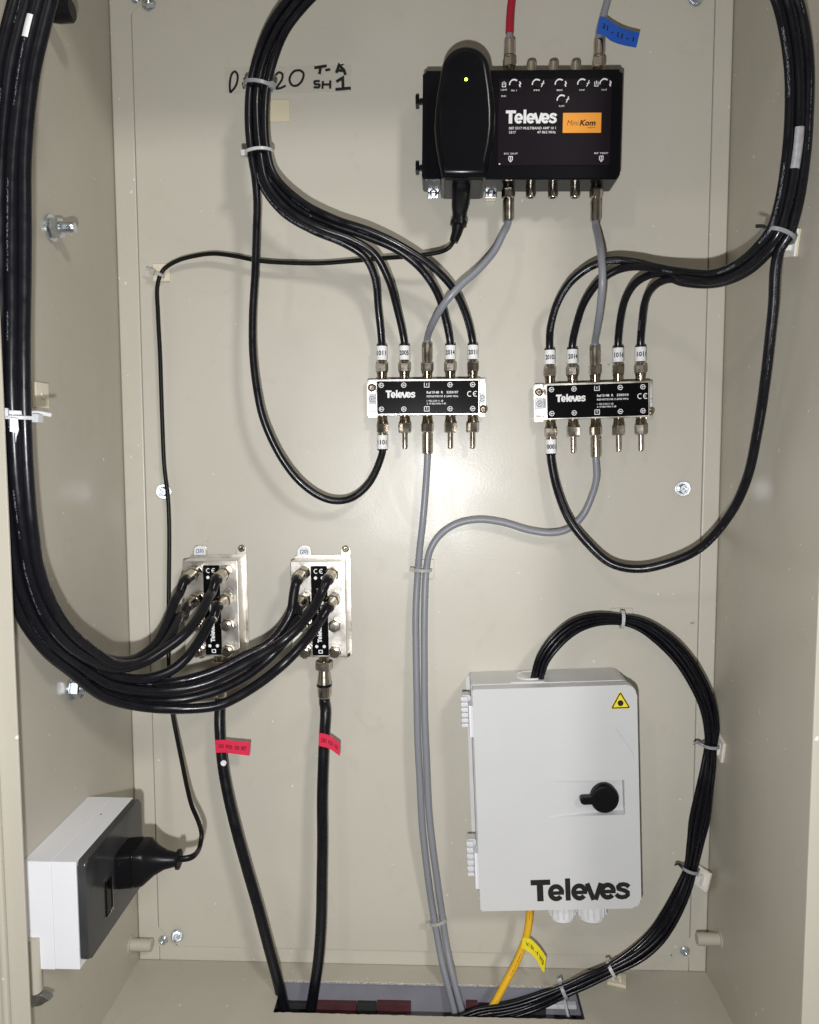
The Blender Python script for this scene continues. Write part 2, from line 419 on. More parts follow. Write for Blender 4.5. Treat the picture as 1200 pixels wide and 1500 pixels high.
# ------------------------------------------------------------------ the cabinet
HB = -0.004                                  # back strips sit a little behind the plate
XL = W(185.5, 820, HB).x; XR = W(1052, 820, HB).x
ZF = W(620, 1414.5, HB).z; ZT = W(620, -48, HB).z
HF = 0.250
LIPL = W(20, 900, HF).x - XL; LIPR = XR - W(1196.5, 900, HF).x
cab = empty('equipment_cabinet', (0, 0, ZF), 'tall open beige steel cabinet whose inside fills the picture', 'cabinet')
T = 0.0015
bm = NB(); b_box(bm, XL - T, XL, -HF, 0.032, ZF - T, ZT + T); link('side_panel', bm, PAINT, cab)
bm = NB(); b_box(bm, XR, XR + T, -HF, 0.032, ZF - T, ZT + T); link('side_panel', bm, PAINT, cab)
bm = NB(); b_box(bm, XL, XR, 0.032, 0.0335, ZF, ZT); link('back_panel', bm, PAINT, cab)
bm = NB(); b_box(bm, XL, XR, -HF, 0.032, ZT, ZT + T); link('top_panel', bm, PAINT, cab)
# floor with its cut-out
hr0 = WZ(402, 1441, ZF); hr1 = WZ(842, 1441, ZF); hf = WZ(395, 1488, ZF); hf1 = WZ(846, 1488, ZF)
HX0, HX1, HY0, HY1 = hf.x + 0.002, hr1.x, (hf.y + hf1.y) / 2, (hr0.y + hr1.y) / 2      # HY0 front (nearer), HY1 rear
bm = NB()
def jag(n, a, b):
    return [a + (b - a) * k / n for k in range(n + 1)]
nj = 90
xs = jag(nj, HX0, HX1); rng = random.Random(3)
rear = [(x, HY1 + rng.uniform(-0.0006, 0.0006)) for x in xs]; front = [(x, HY0 + rng.uniform(-0.0004, 0.0004)) for x in xs]
def sheet(bm, quad_rows, z0, z1):
    for row in quad_rows:
        for i in range(len(row[0]) - 1):
            a, b = row[0][i], row[0][i + 1]; c, d = row[1][i + 1], row[1][i]
            v = [bm.verts.new((p[0], p[1], z1)) for p in (a, b, c, d)]; bm.faces.new(v)
            v = [bm.verts.new((p[0], p[1], z0)) for p in (a, d, c, b)]; bm.faces.new(v)
    return bm
sheet(bm, [([(x, 0.032) for x in xs], rear)], ZF - T, ZF)
sheet(bm, [(front, [(x, -HF) for x in xs])], ZF - T, ZF)
for (a, b) in ((XL, HX0), (HX1, XR)):
    sheet(bm, [([(a, 0.032), (b, 0.032)], [(a, -HF), (b, -HF)])], ZF - T, ZF)
for i in range(nj):
    for ln, s in ((rear, 1), (front, -1)):
        a, b = ln[i], ln[i + 1]
        bm.faces.new([bm.verts.new((a[0], a[1], ZF)), bm.verts.new((b[0], b[1], ZF)), bm.verts.new((b[0], b[1], ZF - T)), bm.verts.new((a[0], a[1], ZF - T))])
bmesh.ops.recalc_face_normals(bm, faces=bm.faces)
link('bottom_panel', bm, PAINT, cab, smooth=False)
bm = NB()                                     # bare burr along the rear of the cut-out
for i in range(nj * 2):
    x = HX0 + (HX1 - HX0) * (i + 0.5) / (nj * 2); s = rng.uniform(0.0003, 0.0010)
    b_box(bm, x - 0.0007, x + 0.0007, HY1 - 0.0012, HY1 + 0.0002, ZF - 0.0010, ZF - 0.0003 + s)
link('cut_edge', bm, STEELCUT, cab, smooth=False)
bm = NB(); b_box(bm, HX1 - 0.0008, HX1 + 0.0006, HY0, HY1, ZF - 0.0022, ZF + 0.0009); link('cut_edge', bm, DARK, cab)
# front flanges folded inwards
for (x0, x1) in ((XL - 0.06, XL + LIPL), (XR - LIPR, XR + 0.06)):
    bm = NB(); b_box(bm, x0, x1, -HF - 0.0015, -HF + 0.0005, ZF - 0.03, ZT + 0.03, 0.0006); link('front_flange', bm, PAINT, cab)
bm = NB(); b_box(bm, XL + LIPL - 0.016, XL + LIPL - 0.0115, -HF - 0.006, -HF - 0.0014, ZF - 0.03, ZT + 0.03, 0.0015); link('flange_rib', bm, PAINT, cab)
bm = NB(); b_box(bm, XL + LIPL - 0.060, XL + LIPL - 0.020, -HF - 0.004, -HF - 0.0014, ZF - 0.03, ZT + 0.03, 0.0015); link('flange_rib', bm, PAINT, cab)
for z0, z1 in ((ZF - 0.03, ZF + 0.010), (ZT - 0.012, ZT + 0.03)):
    bm = NB(); b_box(bm, XL + LIPL + 0.0002, XR - LIPR - 0.0002, -HF - 0.0015, -HF + 0.0005, z0, z1, 0.0006); link('front_flange', bm, PAINT, cab)
# raised strips round the plate
PX0 = W(216.5, 820, 0).x; PX1 = W(1025.5, 820, 0).x; PZ0 = W(620, 1394, 0).z; PZ1 = W(620, -24, 0).z
for (x0, x1, z0, z1) in ((XL + 0.0002, PX0 - 0.0014, ZF + 0.0001, ZT), (PX1 + 0.0014, XR - 0.0002, ZF + 0.0001, ZT)):
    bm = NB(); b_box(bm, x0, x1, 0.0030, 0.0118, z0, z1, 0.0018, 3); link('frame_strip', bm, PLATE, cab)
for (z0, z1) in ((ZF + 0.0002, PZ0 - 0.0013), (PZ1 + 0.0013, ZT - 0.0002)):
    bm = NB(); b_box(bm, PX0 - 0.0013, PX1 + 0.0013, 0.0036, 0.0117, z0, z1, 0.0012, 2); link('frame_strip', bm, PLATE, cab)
# mounting plate with cut corners
c = 0.019
pts = [(PX0 + c, PZ0), (PX1 - c, PZ0), (PX1, PZ0 + c), (PX1, PZ1 - c), (PX1 - c, PZ1), (PX0 + c, PZ1), (PX0, PZ1 - c), (PX0, PZ0 + c)]
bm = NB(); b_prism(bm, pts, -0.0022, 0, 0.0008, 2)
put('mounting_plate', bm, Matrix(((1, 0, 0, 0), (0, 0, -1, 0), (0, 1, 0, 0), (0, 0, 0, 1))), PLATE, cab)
# corner brackets and their bolts
for sx, x in ((1, PX0), (-1, PX1)):
    for sz, z in ((1, PZ0), (-1, PZ1)):
        xa, xb = sorted((x + sx * -0.004, x + sx * 0.0155)); za, zb = sorted((z + sz * -0.0022, z + sz * 0.0175))
        bm = NB(); b_box(bm, xa, xb, 0.0024, 0.0044, za, zb, 0.0004); br = link('corner_bracket', bm, PLATE, cab)
        p = Vector((x + sx * 0.0035, 0.0023, z + sz * 0.005))
        bm = NB(); b_lathe(bm, p, Vector((0, -1, 0)), [(0, 0.0046), (0.0012, 0.0046), (0.0012, 0.0034), (0.003, 0.0032), (0.003, 0.002), (0.0016, 0.0019)], 18)
        link('bolt', bm, ZINC, br)
# screws holding the plate
for (px, py, kind) in ((240, 720, 'w'), (1000, 716, 'w'), (260, 1370, 's'), (218, 6, 's'), (1019, -1, 's')):
    p = W(px, py, 0.0); Y = Vector((0, -1, 0)); s = sc(0)
    if kind == 'w':
        bm = NB(); b_lathe(bm, p, Y, [(0.0001, 0.0070), (0.0012, 0.0070), (0.0014, 0.0066)], 24); wa = link('washer', bm, ZINC, cab)
        bm = NB(); b_lathe(bm, p + Y * 0.0015, Y, [(0, 0.0044), (0.0028, 0.0042), (0.0034, 0.0036), (0.0034, 0.0026), (0.0018, 0.0024), (0.0018, 0.0008), (0.0026, 0.0004)], 20); link('screw_head', bm, ZINC, wa)
    else:
        ax = Vector((0.28, -1, 0.42)).normalized()
        bm = NB(); b_lathe(bm, p, Y, [(0.0001, 0.0062), (0.001, 0.0062)], 20); wa = link('washer', bm, ZINC, cab)
        bm = NB(); b_hex(bm, p, ax, 0.0, 0.0052, 0.0060, 0.3); b_lathe(bm, p, ax, [(0.005, 0.0030), (0.0085, 0.0030), (0.009, 0.0024)], 14); link('screw_head', bm, ZINC, wa)
# hexagon bolts through the left side panel
for (px, py) in ((74, 334), (106, 1008)):
    p = WX(px, py, XL); X = Vector((1, 0, 0)); p.x = XL
    bm = NB(); b_lathe(bm, p, X, [(0.0001, 0.0100), (0.0016, 0.0100), (0.0018, 0.0094)], 28); wa = link('washer', bm, ZINC, cab)
    bm = NB(); b_hex(bm, p, X, 0.0018, 0.0085, 0.0084, 0.25); link('nut', bm, ZINC, wa)
    bm = NB()
    prof = [(0.0085, 0.0046)]
    for k in range(7): prof += [(0.009 + k * 0.0013, 0.0049), (0.0096 + k * 0.0013, 0.0044)]
    prof.append((0.0190, 0.0036)); b_lathe(bm, p, X, prof, 18); link('bolt_shank', bm, ZINC, wa)
# pegs near the bottom corners
for x, sx, (px, py) in ((XL, 1, (192, 1384)), (XR, -1, (1054, 1376))):
    p = WX(px, py, x); p.x = x
    bm = NB(); b_lathe(bm, p, Vector((sx, 0, 0)), [(0, 0.0085), (0.0008, 0.0085), (0.0009, 0.0056), (0.020, 0.0056), (0.0206, 0.0050)], 20); link('peg', bm, PAINT, cab)
# hinge stub and chipped foot at the lower left
p = WX(47, 1400, XL + 0.004)
bm = NB(); b_lathe(bm, p + Vector((0.0015, 0, 0.014)), Vector((0, 0, -1)), [(0, 0.0036), (0, 0.0048), (0.040, 0.0048), (0.041, 0.0042)], 18, cap=True); link('hinge_barrel', bm, PAINT, cab)
q = WX(50, 1462, XL + 0.004)
bm = NB(); b_prism(bm, [(-0.004, -0.006), (0.006, -0.004), (0.013, 0.0005), (0.008, 0.004), (0.001, 0.0055), (-0.004, 0.004)], -0.003, 0.003, 0.0012)
put('hinge_foot', bm, Matrix(((1, 0, 0, q.x), (0, 0, -1, q.y), (0, 1, 0, q.z), (0, 0, 0, 1))), ZINC, cab)
# dark clip at the top left
p = WX(84, 16, XL + 0.012)
bm = NB(); b_lathe(bm, p, Vector((1, 0, 0.05)), [(-0.012, 0.006), (0.0, 0.0085), (0.010, 0.0085), (0.0115, 0.0070)], 12); link('cable_clip', bm, BLKM, cab)

# duct below the cut-out
duct = empty('cable_duct', (0, HY1, ZF - 0.09), 'grey lined duct with dark red blocks seen through the slot in the cabinet floor', 'duct')
yb = HY1 + 0.003
bm = NB(); b_box(bm, HX0 - 0.02, HX1 + 0.02, yb, yb + 0.002, ZF - 0.09, ZF - T - 0.0004); link('rear_wall', bm, LILAC, duct)
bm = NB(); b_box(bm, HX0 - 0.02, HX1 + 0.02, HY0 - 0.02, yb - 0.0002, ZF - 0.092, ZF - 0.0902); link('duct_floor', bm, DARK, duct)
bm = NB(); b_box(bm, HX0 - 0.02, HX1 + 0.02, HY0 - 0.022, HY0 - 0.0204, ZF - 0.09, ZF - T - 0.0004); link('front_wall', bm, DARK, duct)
for x in (HX0 - 0.022, HX1 + 0.0202):
    bm = NB(); b_box(bm, x, x + 0.0016, HY0 - 0.02, yb - 0.0003, ZF - 0.09, ZF - T - 0.0006); link('end_wall', bm, LILAC, duct)
hred = -(yb - 0.006)
for (x0, x1, y0, m, nm) in ((400, 424, 1470, DARK, 'dark_block'), (424, 461, 1471, DARK, 'dark_block'), (463, 522, 1470, REDB, 'red_block'), (523, 551, 1471, DARK, 'dark_block'), (552, 602, 1470, REDB, 'red_block'), (683, 700, 1470, REDB, 'red_block'), (701, 800, 1474, DARK, 'dark_block'), (800, 845, 1472, GREYP2, 'pale_block')):
    a = W(x0, y0, hred); b = W(x1, y0, hred)
    bm = NB(); b_box(bm, a.x, b.x, yb - 0.006, yb - 0.0004, a.z - 0.010 if m is not GREYP2 else a.z - 0.004, a.z, 0.0005); link(nm, bm, m, duct)

# ------------------------------------------------------------------ amplifier
amp = empty('signal_amplifier', W(765, 275, 0.0), 'black box amplifier with white lettering and orange logo patch high on the plate', 'amplifier')
HA = 0.040; M = framed(618, 262, 908, 261, 104, HA); s = sc(HA)
def ax(px): return (px - 618) * s
def ay(py): return (262 - py) * s
bm = NB()
pts = rrect(ax(618), ax(908), ay(262), ay(104), 5 * s)
b_prism(bm, pts, -0.033, 0.0, 0.003, 3); put('housing', bm, M, BLKP, amp)
bm = NB(); b_box(bm, ax(622), ax(904), ay(263.2), ay(261), -0.0022, -0.0010, 0.0004); put('edge_trim', bm, M, BLKP, amp)
bm = NB(); b_prism(bm, rrect(ax(729), ax(892.5), ay(243), ay(117.5), 3 * s), -0.0001, 0.0006, 0.0002); put('front_panel', bm, M, PANEL, amp)
zf = 0.0008
bm = NB(); b_strokes(bm, logo_lines(ax(740), ay(182), 19.5 * s, 0.84), 0.001, zf); put('lettering', bm, M, INKW, amp)
bm = NB()
b_text(bm, 'REF 5317 MULTIBAND AMP 10 1', ax(745), ay(190.5), 5.2 * s, zf, 68 * s, 0.012)
b_text(bm, '5317', ax(745), ay(196.5), 5.2 * s, zf, 10 * s, 0.01); b_text(bm, '47 862 MHz', ax(786), ay(196.5), 5.2 * s, zf, 27 * s, 0.01)
b_text(bm, 'DC OUT', ax(738.5), ay(227), 3.4 * s, zf, 20 * s, 0.01); b_text(bm, 'RF TEST', ax(870), ay(227), 3.4 * s, zf, 20 * s, 0.01)
for x in (748, 880):
    b_strokes(bm, [[(ax(x - 2.6), ay(230)), (ax(x + 2.6), ay(230)), (ax(x + 2.6), ay(235)), (ax(x), ay(238)), (ax(x - 2.6), ay(235)), (ax(x - 2.6), ay(230))], [(ax(x), ay(231)), (ax(x), ay(236))]], 1.1 * s, zf)
b_strokes(bm, [[(ax(731), ay(241)), (ax(733), ay(241))]], 2 * s, zf)
for i, (x, y) in enumerate(((751, 125), (784, 125), (817, 125), (849.5, 125), (881.5, 125), (820.5, 148))):
    b_strokes(bm, [(arc(ax(x), ay(y), 6.4 * s, 75, 190, 10), 1.7 * s), (arc(ax(x), ay(y), 6.7 * s, 50, 120, 8), 2.2 * s)], 1.5 * s, zf)
    if i % 2: b_strokes(bm, [[(ax(x + 10), ay(y - 5)), (ax(x + 8), ay(y + 1)), (ax(x + 6.5), ay(y + 4))], [(ax(x + 6.5), ay(y)), (ax(x + 11), ay(y - 1.5))]], 1.2 * s, zf)
    else: b_strokes(bm, [[(ax(x + 8), ay(y - 4)), (ax(x + 9.5), ay(y - 1)), (ax(x + 8), ay(y + 1)), (ax(x + 9), ay(y + 4))]], 1.8 * s, zf)
    b_text(bm, ('IN 1', 'FM', 'BIII', 'UHF', 'OUT', 'SLOPE')[i], ax(x), ay(y + 10), 3.2 * s, zf, 8 * s, 0.01, align='CENTER')
for x in (736.5, 870):
    b_strokes(bm, [[(ax(x - 2.4), ay(122)), (ax(x - 2.4), ay(128.5)), (ax(x + 2.4), ay(128.5)), (ax(x + 2.4), ay(122))], [(ax(x), ay(120.5)), (ax(x), ay(126))]], 1.1 * s, zf)
b_text(bm, 'DC', ax(733), ay(143), 3.2 * s, zf, 7 * s, 0.01); b_text(bm, 'UHF', ax(732), ay(134), 3.2 * s, zf, 9 * s, 0.01)
put('panel_print', bm, M, INKW, amp, smooth=False)
for i, (x, y) in enumerate(((751, 125), (784, 125), (817, 125), (849.5, 125), (881.5, 125), (820.5, 148))):
    bm = NB(); b_lathe(bm, Vector((ax(x), ay(y), 0.0006)), Vector((0, 0, 1)), [(0, 5 * s), (0.0007, 4.7 * s), (0.0007, 3.6 * s), (0.0003, 3.4 * s), (0.0003, 0.4 * s)], 18); put('dial', bm, M, BLKM, amp)
bm = NB(); b_box(bm, ax(823), ax(878.5), ay(196), ay(167), 0.0006, 0.0009); og = put('logo_patch', bm, M, ORANGE, amp)
bm = NB(); b_text(bm, 'Mini', ax(829), ay(185.5), 11.5 * s, 0.00105, 17 * s, -0.012, 0.25); b_text(bm, 'Kom', ax(847), ay(185.5), 11.5 * s, 0.00105, 23.5 * s, 0.035, 0.25)
b_text(bm, 'single line', ax(859), ay(189.3), 2.6 * s, 0.00105, 11 * s, 0.01); put('logo_print', bm, M, INKB, og, smooth=False)
# power supply block with arched top
HP = 0.062; Mp = framed(679, 262, 760, 262, 70, HP - 0.0065); sp_ = sc(HP - 0.0065)
def qx(px): return (px - 679) * sp_
def qy(py): return (262 - py) * sp_
half = [(647, 262), (642, 240), (637.5, 215), (635, 190), (635.5, 165), (638.5, 135), (643, 108)]
left = [(qx(x), qy(y)) for x, y in half]
arch = [(qx(679.5 - 35.5 * math.cos(R(a))), qy(106 - 36 * math.sin(R(a)))) for a in range(8, 173, 8)]
right = [(qx(1359 - x), qy(y)) for x, y in reversed(half)]
bm = NB(); b_dome(bm, list(reversed(left + arch + right)), -0.0495, 0.0065, 0.0065, 6); put('power_supply', bm, Mp, BLKP, amp, angle=50)
bm = NB(); b_box(bm, qx(650), qx(709), qy(261.5), qy(260), 0.0003, 0.0020, 0.0004); put('edge_trim', bm, Mp, BLKP, amp)
bm = NB(); b_prism(bm, rrect(qx(651), qx(708), qy(263.5), qy(255), 2 * sp_), -0.0485, -0.0005, 0.001); put('supply_base', bm, Mp, BLKM, amp)
bm = NB(); b_lathe(bm, Vector((qx(680), qy(121.5), 0.0062)), Vector((0, 0, 1)), [(0, 2.4 * sp_), (0.0008, 2.0 * sp_), (0.0011, 1.0 * sp_)], 14); put('indicator_light', bm, Mp, LED, amp)
# side clips, tabs
for y in (151, 248):
    a = W(612, y, 0.004)
    bm = NB(); b_box(bm, a.x - 0.0018, a.x + 0.0014, -0.012, -0.0005, a.z - 0.004, a.z + 0.004, 0.0008); b_box(bm, a.x + 0.0016, a.x + 0.008, -0.008, -0.004, a.z - 0.002, a.z + 0.002, 0.0004); link('side_clip', bm, BLKM, amp)
for (x0, x1) in ((627, 643), (711, 728)):
    a = W(x0, 290, 0.004); b = W(x1, 272, 0.004)
    bm = NB(); b_box(bm, a.x, b.x, -0.0045, -0.0030, a.z, b.z + 0.004, 0.0006); tb = link('fixing_tab', bm, ZINC, amp)
    cpt = Vector(((a.x + b.x) / 2, -0.0045, (a.z + b.z) / 2 - 0.001))
    bm = NB(); b_lathe(bm, cpt, Vector((0, -1, 0)), [(0, 0.0036), (0.0014, 0.0033), (0.0018, 0.0022), (0.0012, 0.0018), (0.0012, 0.0002)], 16); link('screw', bm, ZINC, tb)
a = W(711, 296, 0.001); b = W(726, 290.5, 0.001)
bm = NB(); b_box(bm, a.x, b.x, -0.004, -0.0002, a.z, b.z, 0.0005); link('pad', bm, MOUNT, amp)
HC = 0.022
for x in (778, 810.5, 843):
    p = W(x, 108, HC); bm = NB(); b_lathe(bm, p, Vector((0, 0, 1)), [(0, 0.0042), (0.0075, 0.0042), (0.0092, 0.0036), (0.0098, 0.0024)], 18); link('port_cap', bm, NICKEL, amp)
    p = W(x - 0.5, 266, HC); bm = NB(); b_lathe(bm, p, Vector((0, 0, -1)), [(0, 0.0042), (0.0125, 0.0042), (0.0135, 0.0038), (0.0135, 0.0026), (0.010, 0.0024), (0.010, 0.0002)], 18); link('port_cap', bm, NICKEL, amp)

# ------------------------------------------------------------------ F connectors
def f_connector(p, d, parent, length=0.030, sleeve=True, m=NICKEL, k=1.0, rot=0.2, bm_name='connector', hexstart=0.0067):
    """p = face of the port, d = pointing away from it; returns the cable end point"""
    d = Vector(d).normalized(); p = Vector(p)
    bm = NB()
    h0 = hexstart
    b_lathe(bm, p, d, [(0.0001, 0.0041 * k), (h0 * 0.6, 0.0044 * k), (h0, 0.0049 * k)], 20)
    cn = link(bm_name, bm, NICKELD if m is NICKEL else m, parent)
    bm = NB(); b_hex(bm, p, d, h0, h0 + 0.0080, 0.0056 * k, rot); link('nut', bm, m, cn)
    bm = NB(); b_lathe(bm, p, d, [(h0 + 0.008, 0.0039 * k), (h0 + 0.0098, 0.0039 * k), (h0 + 0.0100, 0.0047 * k), (length - 0.0006, 0.0047 * k), (length, 0.0043 * k), (length, 0.0034 * k)], 20); link('crimp_sleeve', bm, m, cn)
    return cn
def sleeve_label(p, d, t0, t1, text, parent, side=Vector((0, -1, 0)), r=0.00495, size=0.0056):
    """white paper wrap with printed number, text reading across the front"""
    d = Vector(d).normalized(); p = Vector(p)
    bm = NB(); b_lathe(bm, p, d, [(t0, r), (t1, r)], 24, cap=False)
    o = link('label_sleeve', bm, PAPER, parent)
    bm = NB(); b_lathe(bm, p, d, [(t1, r - 0.0005), (t1 + 0.0012, r - 0.0002), (t1 + 0.0014, r - 0.0012)], 20); link('heat_shrink_rim', bm, RUB, parent)
    tmp = NB(); b_text(tmp, text, 0, -size * 0.36, size, 0, 0.0088, 0.035, align='CENTER')
    bmesh.ops.subdivide_edges(tmp, edges=[e for e in tmp.edges if e.calc_length() > 0.002], cuts=2)
    c = p + d * ((t0 + t1) / 2); up = Vector((0, 0, 1)); up = (up if abs(d.z) > 0.5 else d)
    upv = d if d.dot(Vector((0, 0, 1))) > 0 else -d
    xr = upv.cross(side).normalized() * -1
    if xr.x < 0: xr = -xr
    for v in tmp.verts:
        a = v.co.x / r; y = v.co.y
        v.co = c + upv * y + (xr * math.sin(a) + side * math.cos(a)) * (r + 0.00012)
    link('printed_number', tmp, INKB, o, smooth=False)
    return o

# ------------------------------------------------------------------ cables
def cable(name, pts, r, m, label, cat='cable', group=None, n=14, pa=0.0, flat=1.0, step=0.003, jacket='jacket', world=False, wob=0.0011):
    P = pts if world else [W(x, y, h / 1000.0) for (x, y, h) in pts]
    root = empty(name, P[-1], label, cat, group)
    path = catmull(P, step); ph = random.uniform(0, 50); Lp = 0.0; N_ = len(path); q_ = [path[0]]
    for i in range(1, N_):                       # slight hand-laid unevenness, fading out at both ends
        Lp += (path[i] - path[i - 1]).length
        f = min(1.0, i / 14.0, (N_ - 1 - i) / 14.0)
        q_.append(path[i] + noise.noise_vector(Vector((Lp * 16.0, ph, 3.7))) * wob * f)
    path = q_; bm = NB(); b_tube(bm, path, r, n, pa, flat)
    link(jacket, bm, m, root, angle=60)
    return root, path
def patch(path, i0, i1, a0, a1, r, name, m, parent, n=6):
    """thin printed or stuck patch, or painted glint, lying on a tube (angles in turns from the side facing the viewer)"""
    bm = NB(); prev = None
    for i in range(i0, i1 + 1):
        T_ = (path[min(i + 1, len(path) - 1)] - path[max(i - 1, 0)]).normalized()
        u = Vector((0, -1, 0)); u = (u - T_ * u.dot(T_)).normalized(); v = T_.cross(u)
        row = [bm.verts.new(path[i] + (u * math.cos(2 * math.pi * (a0 + (a1 - a0) * k / n)) + v * math.sin(2 * math.pi * (a0 + (a1 - a0) * k / n))) * r) for k in range(n + 1)]
        if prev:
            for k in range(n): bm.faces.new((prev[k], prev[k + 1], row[k + 1], row[k]))
        prev = row
    return link(name, bm, m, parent)
def flag(pts_top, pts_bot, h, m, parent, text, th=0.0003, tsize=6, tpos=0.5, tm=INKB, hs=None, fm=None):
    """tape flag: two pixel outlines (upper and lower edge), heights in mm per column"""
    bm = NB(); up = []; lo = []; mid = []
    for i, (a, b) in enumerate(zip(pts_top, pts_bot)):
        hh = (hs[i] if hs else h) / 1000.0
        up.append(W(a[0], a[1], hh)); lo.append(W(b[0], b[1], hh))
    def dense(P): return catmull(P, 0.0015)
    n = 14
    def samp(P):
        Q = catmull(P, 0.0005); return [Q[int(round((len(Q) - 1) * k / n))] for k in range(n + 1)]
    U, Lo = samp(up), samp(lo)
    F = [[bm.verts.new(U[k] + Vector((0, -th, 0))), bm.verts.new(Lo[k] + Vector((0, -th, 0))), bm.verts.new(U[k]), bm.verts.new(Lo[k])] for k in range(n + 1)]
    for k in range(n):
        a, b = F[k], F[k + 1]
        bm.faces.new((a[0], a[1], b[1], b[0])); bm.faces.new((a[2], b[2], b[3], a[3])); bm.faces.new((a[0], b[0], b[2], a[2])); bm.faces.new((a[1], a[3], b[3], b[1]))
    for a in (F[0], F[-1]): bm.faces.new((a[0], a[2], a[3], a[1]))
    bmesh.ops.recalc_face_normals(bm, faces=bm.faces)
    o = link('tape_flag', bm, m, parent)
    if text:
        tmp = NB(); b_text(tmp, text, 0.10, 0.0, 0.42, 0, 0.80, 0.02)
        for v in tmp.verts:
            f = min(0.999, max(0, v.co.x)) * n; i = int(f); t = f - i
            a = U[i].lerp(U[i + 1], t); b = Lo[i].lerp(Lo[i + 1], t)
            v.co = b.lerp(a, 0.36 + v.co.y) + Vector((0, -th - 0.00025, 0))
        link('printed_text', tmp, tm, o, smooth=False)
    return o

R7 = 0.0033
# ------------------------------------------------------------------ five-port splitters
def splitter(px0, py0, px1, py1, label, flip, txt):
    """px0,py0 = lower left front corner, px1,py1 = lower right front corner"""
    h = 0.021; M = framed(px0, py0, px1, py1, py0 - 53, h); s = sc(h); wd = math.hypot(px1 - px0, py1 - py0) * s; ht = 53 * s
    root = empty('cable_splitter', M @ Vector((wd / 2, ht / 2, -h)), label, 'splitter')
    bm = NB(); b_box(bm, 0, wd, 0, ht, -0.0165, 0, 0.0007); put('body', bm, M, BRIGHT, root)
    bm = NB(); b_prism(bm, rrect(2 * s, wd - 2 * s, 2 * s, ht - 3 * s, 1.5 * s), -0.0001, 0.0003, 0.0001); put('face_label', bm, M, GLOSSBLK, root)
    z = 0.00045
    bm = NB(); b_strokes(bm, logo_lines(15 * s, 25.5 * s, 11 * s, 0.87), 0.001, z); put('lettering', bm, M, INKW, root)
    bm = NB()
    b_text(bm, 'Ref 5148  R', 75 * s, 31.5 * s, 4.8 * s, z, 24 * s, 0.02); b_text(bm, txt, 104 * s, 31.5 * s, 4.8 * s, z, 17 * s, 0.02)
    b_text(bm, 'REPARTIDOR 5-2400 MHz', 75 * s, 26 * s, 4.0 * s, z, 46 * s, 0.01)
    b_text(bm, '1: 950-2150 11 dB', 75 * s, 19.5 * s, 3.6 * s, z, 24 * s, 0.01); b_text(bm, '2: 47-862 MHz 9 dB', 75 * s, 15.5 * s, 3.6 * s, z, 28 * s, 0.01)
    b_strokes(bm, [arc(138 * s, 30.5 * s, 3.6 * s, 60, 300, 10), arc(146.5 * s, 30.5 * s, 3.6 * s, 60, 300, 10), [(142.8 * s, 30.5 * s), (146.5 * s, 30.5 * s)]], 1.2 * s, z)
    for i, x in enumerate((8.5, 41.5, 75, 109, 142)):
        for top in (0, 1):
            y = (44 if top else 9) * s
            if i == 2:
                b_strokes(bm, [[((x - 3.4) * s, y + 3.4 * s), ((x - 3.4) * s, y - 3.2 * s), ((x + 3.4) * s, y - 3.2 * s), ((x + 3.4) * s, y + 3.4 * s)] + ([] if top else [((x - 3.4) * s, y + 3.4 * s)]), [(x * s, y - 1 * s), (x * s, y + 2.6 * s)]], 1.0 * s, z)
            else:
                b_strokes(bm, [arc(x * s, y, 3.3 * s, 20, 340, 14), [((x - 1) * s, y), ((x + 4.2) * s, y)], [((x - 1) * s, y + 1.6 * s), ((x - 1) * s, y - 1.6 * s)]], 1.0 * s, z)
    put('face_print', bm, M, INKW, root, smooth=False)
    for side in (0, 1):                       # fixing tabs left and right, folded flat on the plate
        x0, x1 = ((-14.5 * s, 1 * s), (wd - 1 * s, wd + 10 * s))[side]
        bm = NB(); b_prism(bm, rrect(x0, x1, -1.5 * s, ht + 2 * s, 2 * s), -0.0165, -0.0148, 0.0004); tb = put('fixing_tab', bm, M, BRIGHT, root)
        for up in (0, 1):
            yy = (0.26, 0.74)[up] * ht
            bm = NB(); b_box(bm, x0 + 0.0006, x1 - 0.0006 if side == 0 else x1 - 0.0002, yy + (-0.010 if up == 0 else 0.004), yy + (-0.004 if up == 0 else 0.0095), -0.0148, -0.0125 + 0.0008 * up, 0.0006); put('tab_rib', bm, M, BRIGHT, tb)
        yy = (0.80 if side == 0 else 0.17) * ht; xc = (x0 + x1) / 2 + (-0.0002 if side == 0 else 0.0010)
        bm = NB(); b_lathe(bm, Vector((xc, yy, -0.0148)), Vector((0, 0, 1)), [(0, 0.0040), (0.0030, 0.0038), (0.0036, 0.0030), (0.0030, 0.0020), (0.0022, 0.0014), (0.0022, 0.0002)], 18); put('screw', bm, M, NICKEL, tb)
        bm = NB(); b_prism(bm, rrect(x0 + 0.0010, x1 - 0.0008, ht * 0.33, ht * 0.62, 0.0006), -0.0148, -0.0119, 0.0002); st = put('sticker', bm, M, PAPER, tb)
        bm = NB(); b_strokes(bm, [arc((x0 + x1) / 2, ht * 0.475, 0.0026, 0, 330, 14), [((x0 + x1) / 2 - 0.0012, ht * 0.44), ((x0 + x1) / 2 - 0.0004, ht * 0.51), ((x0 + x1) / 2 + 0.0002, ht * 0.44)], [((x0 + x1) / 2 + 0.0006, ht * 0.5), ((x0 + x1) / 2 + 0.0016, ht * 0.47)]], 0.0005, -0.0117); put('sticker_mark', bm, M, INKBLUE, st, smooth=False)
    tops, bots = [], []
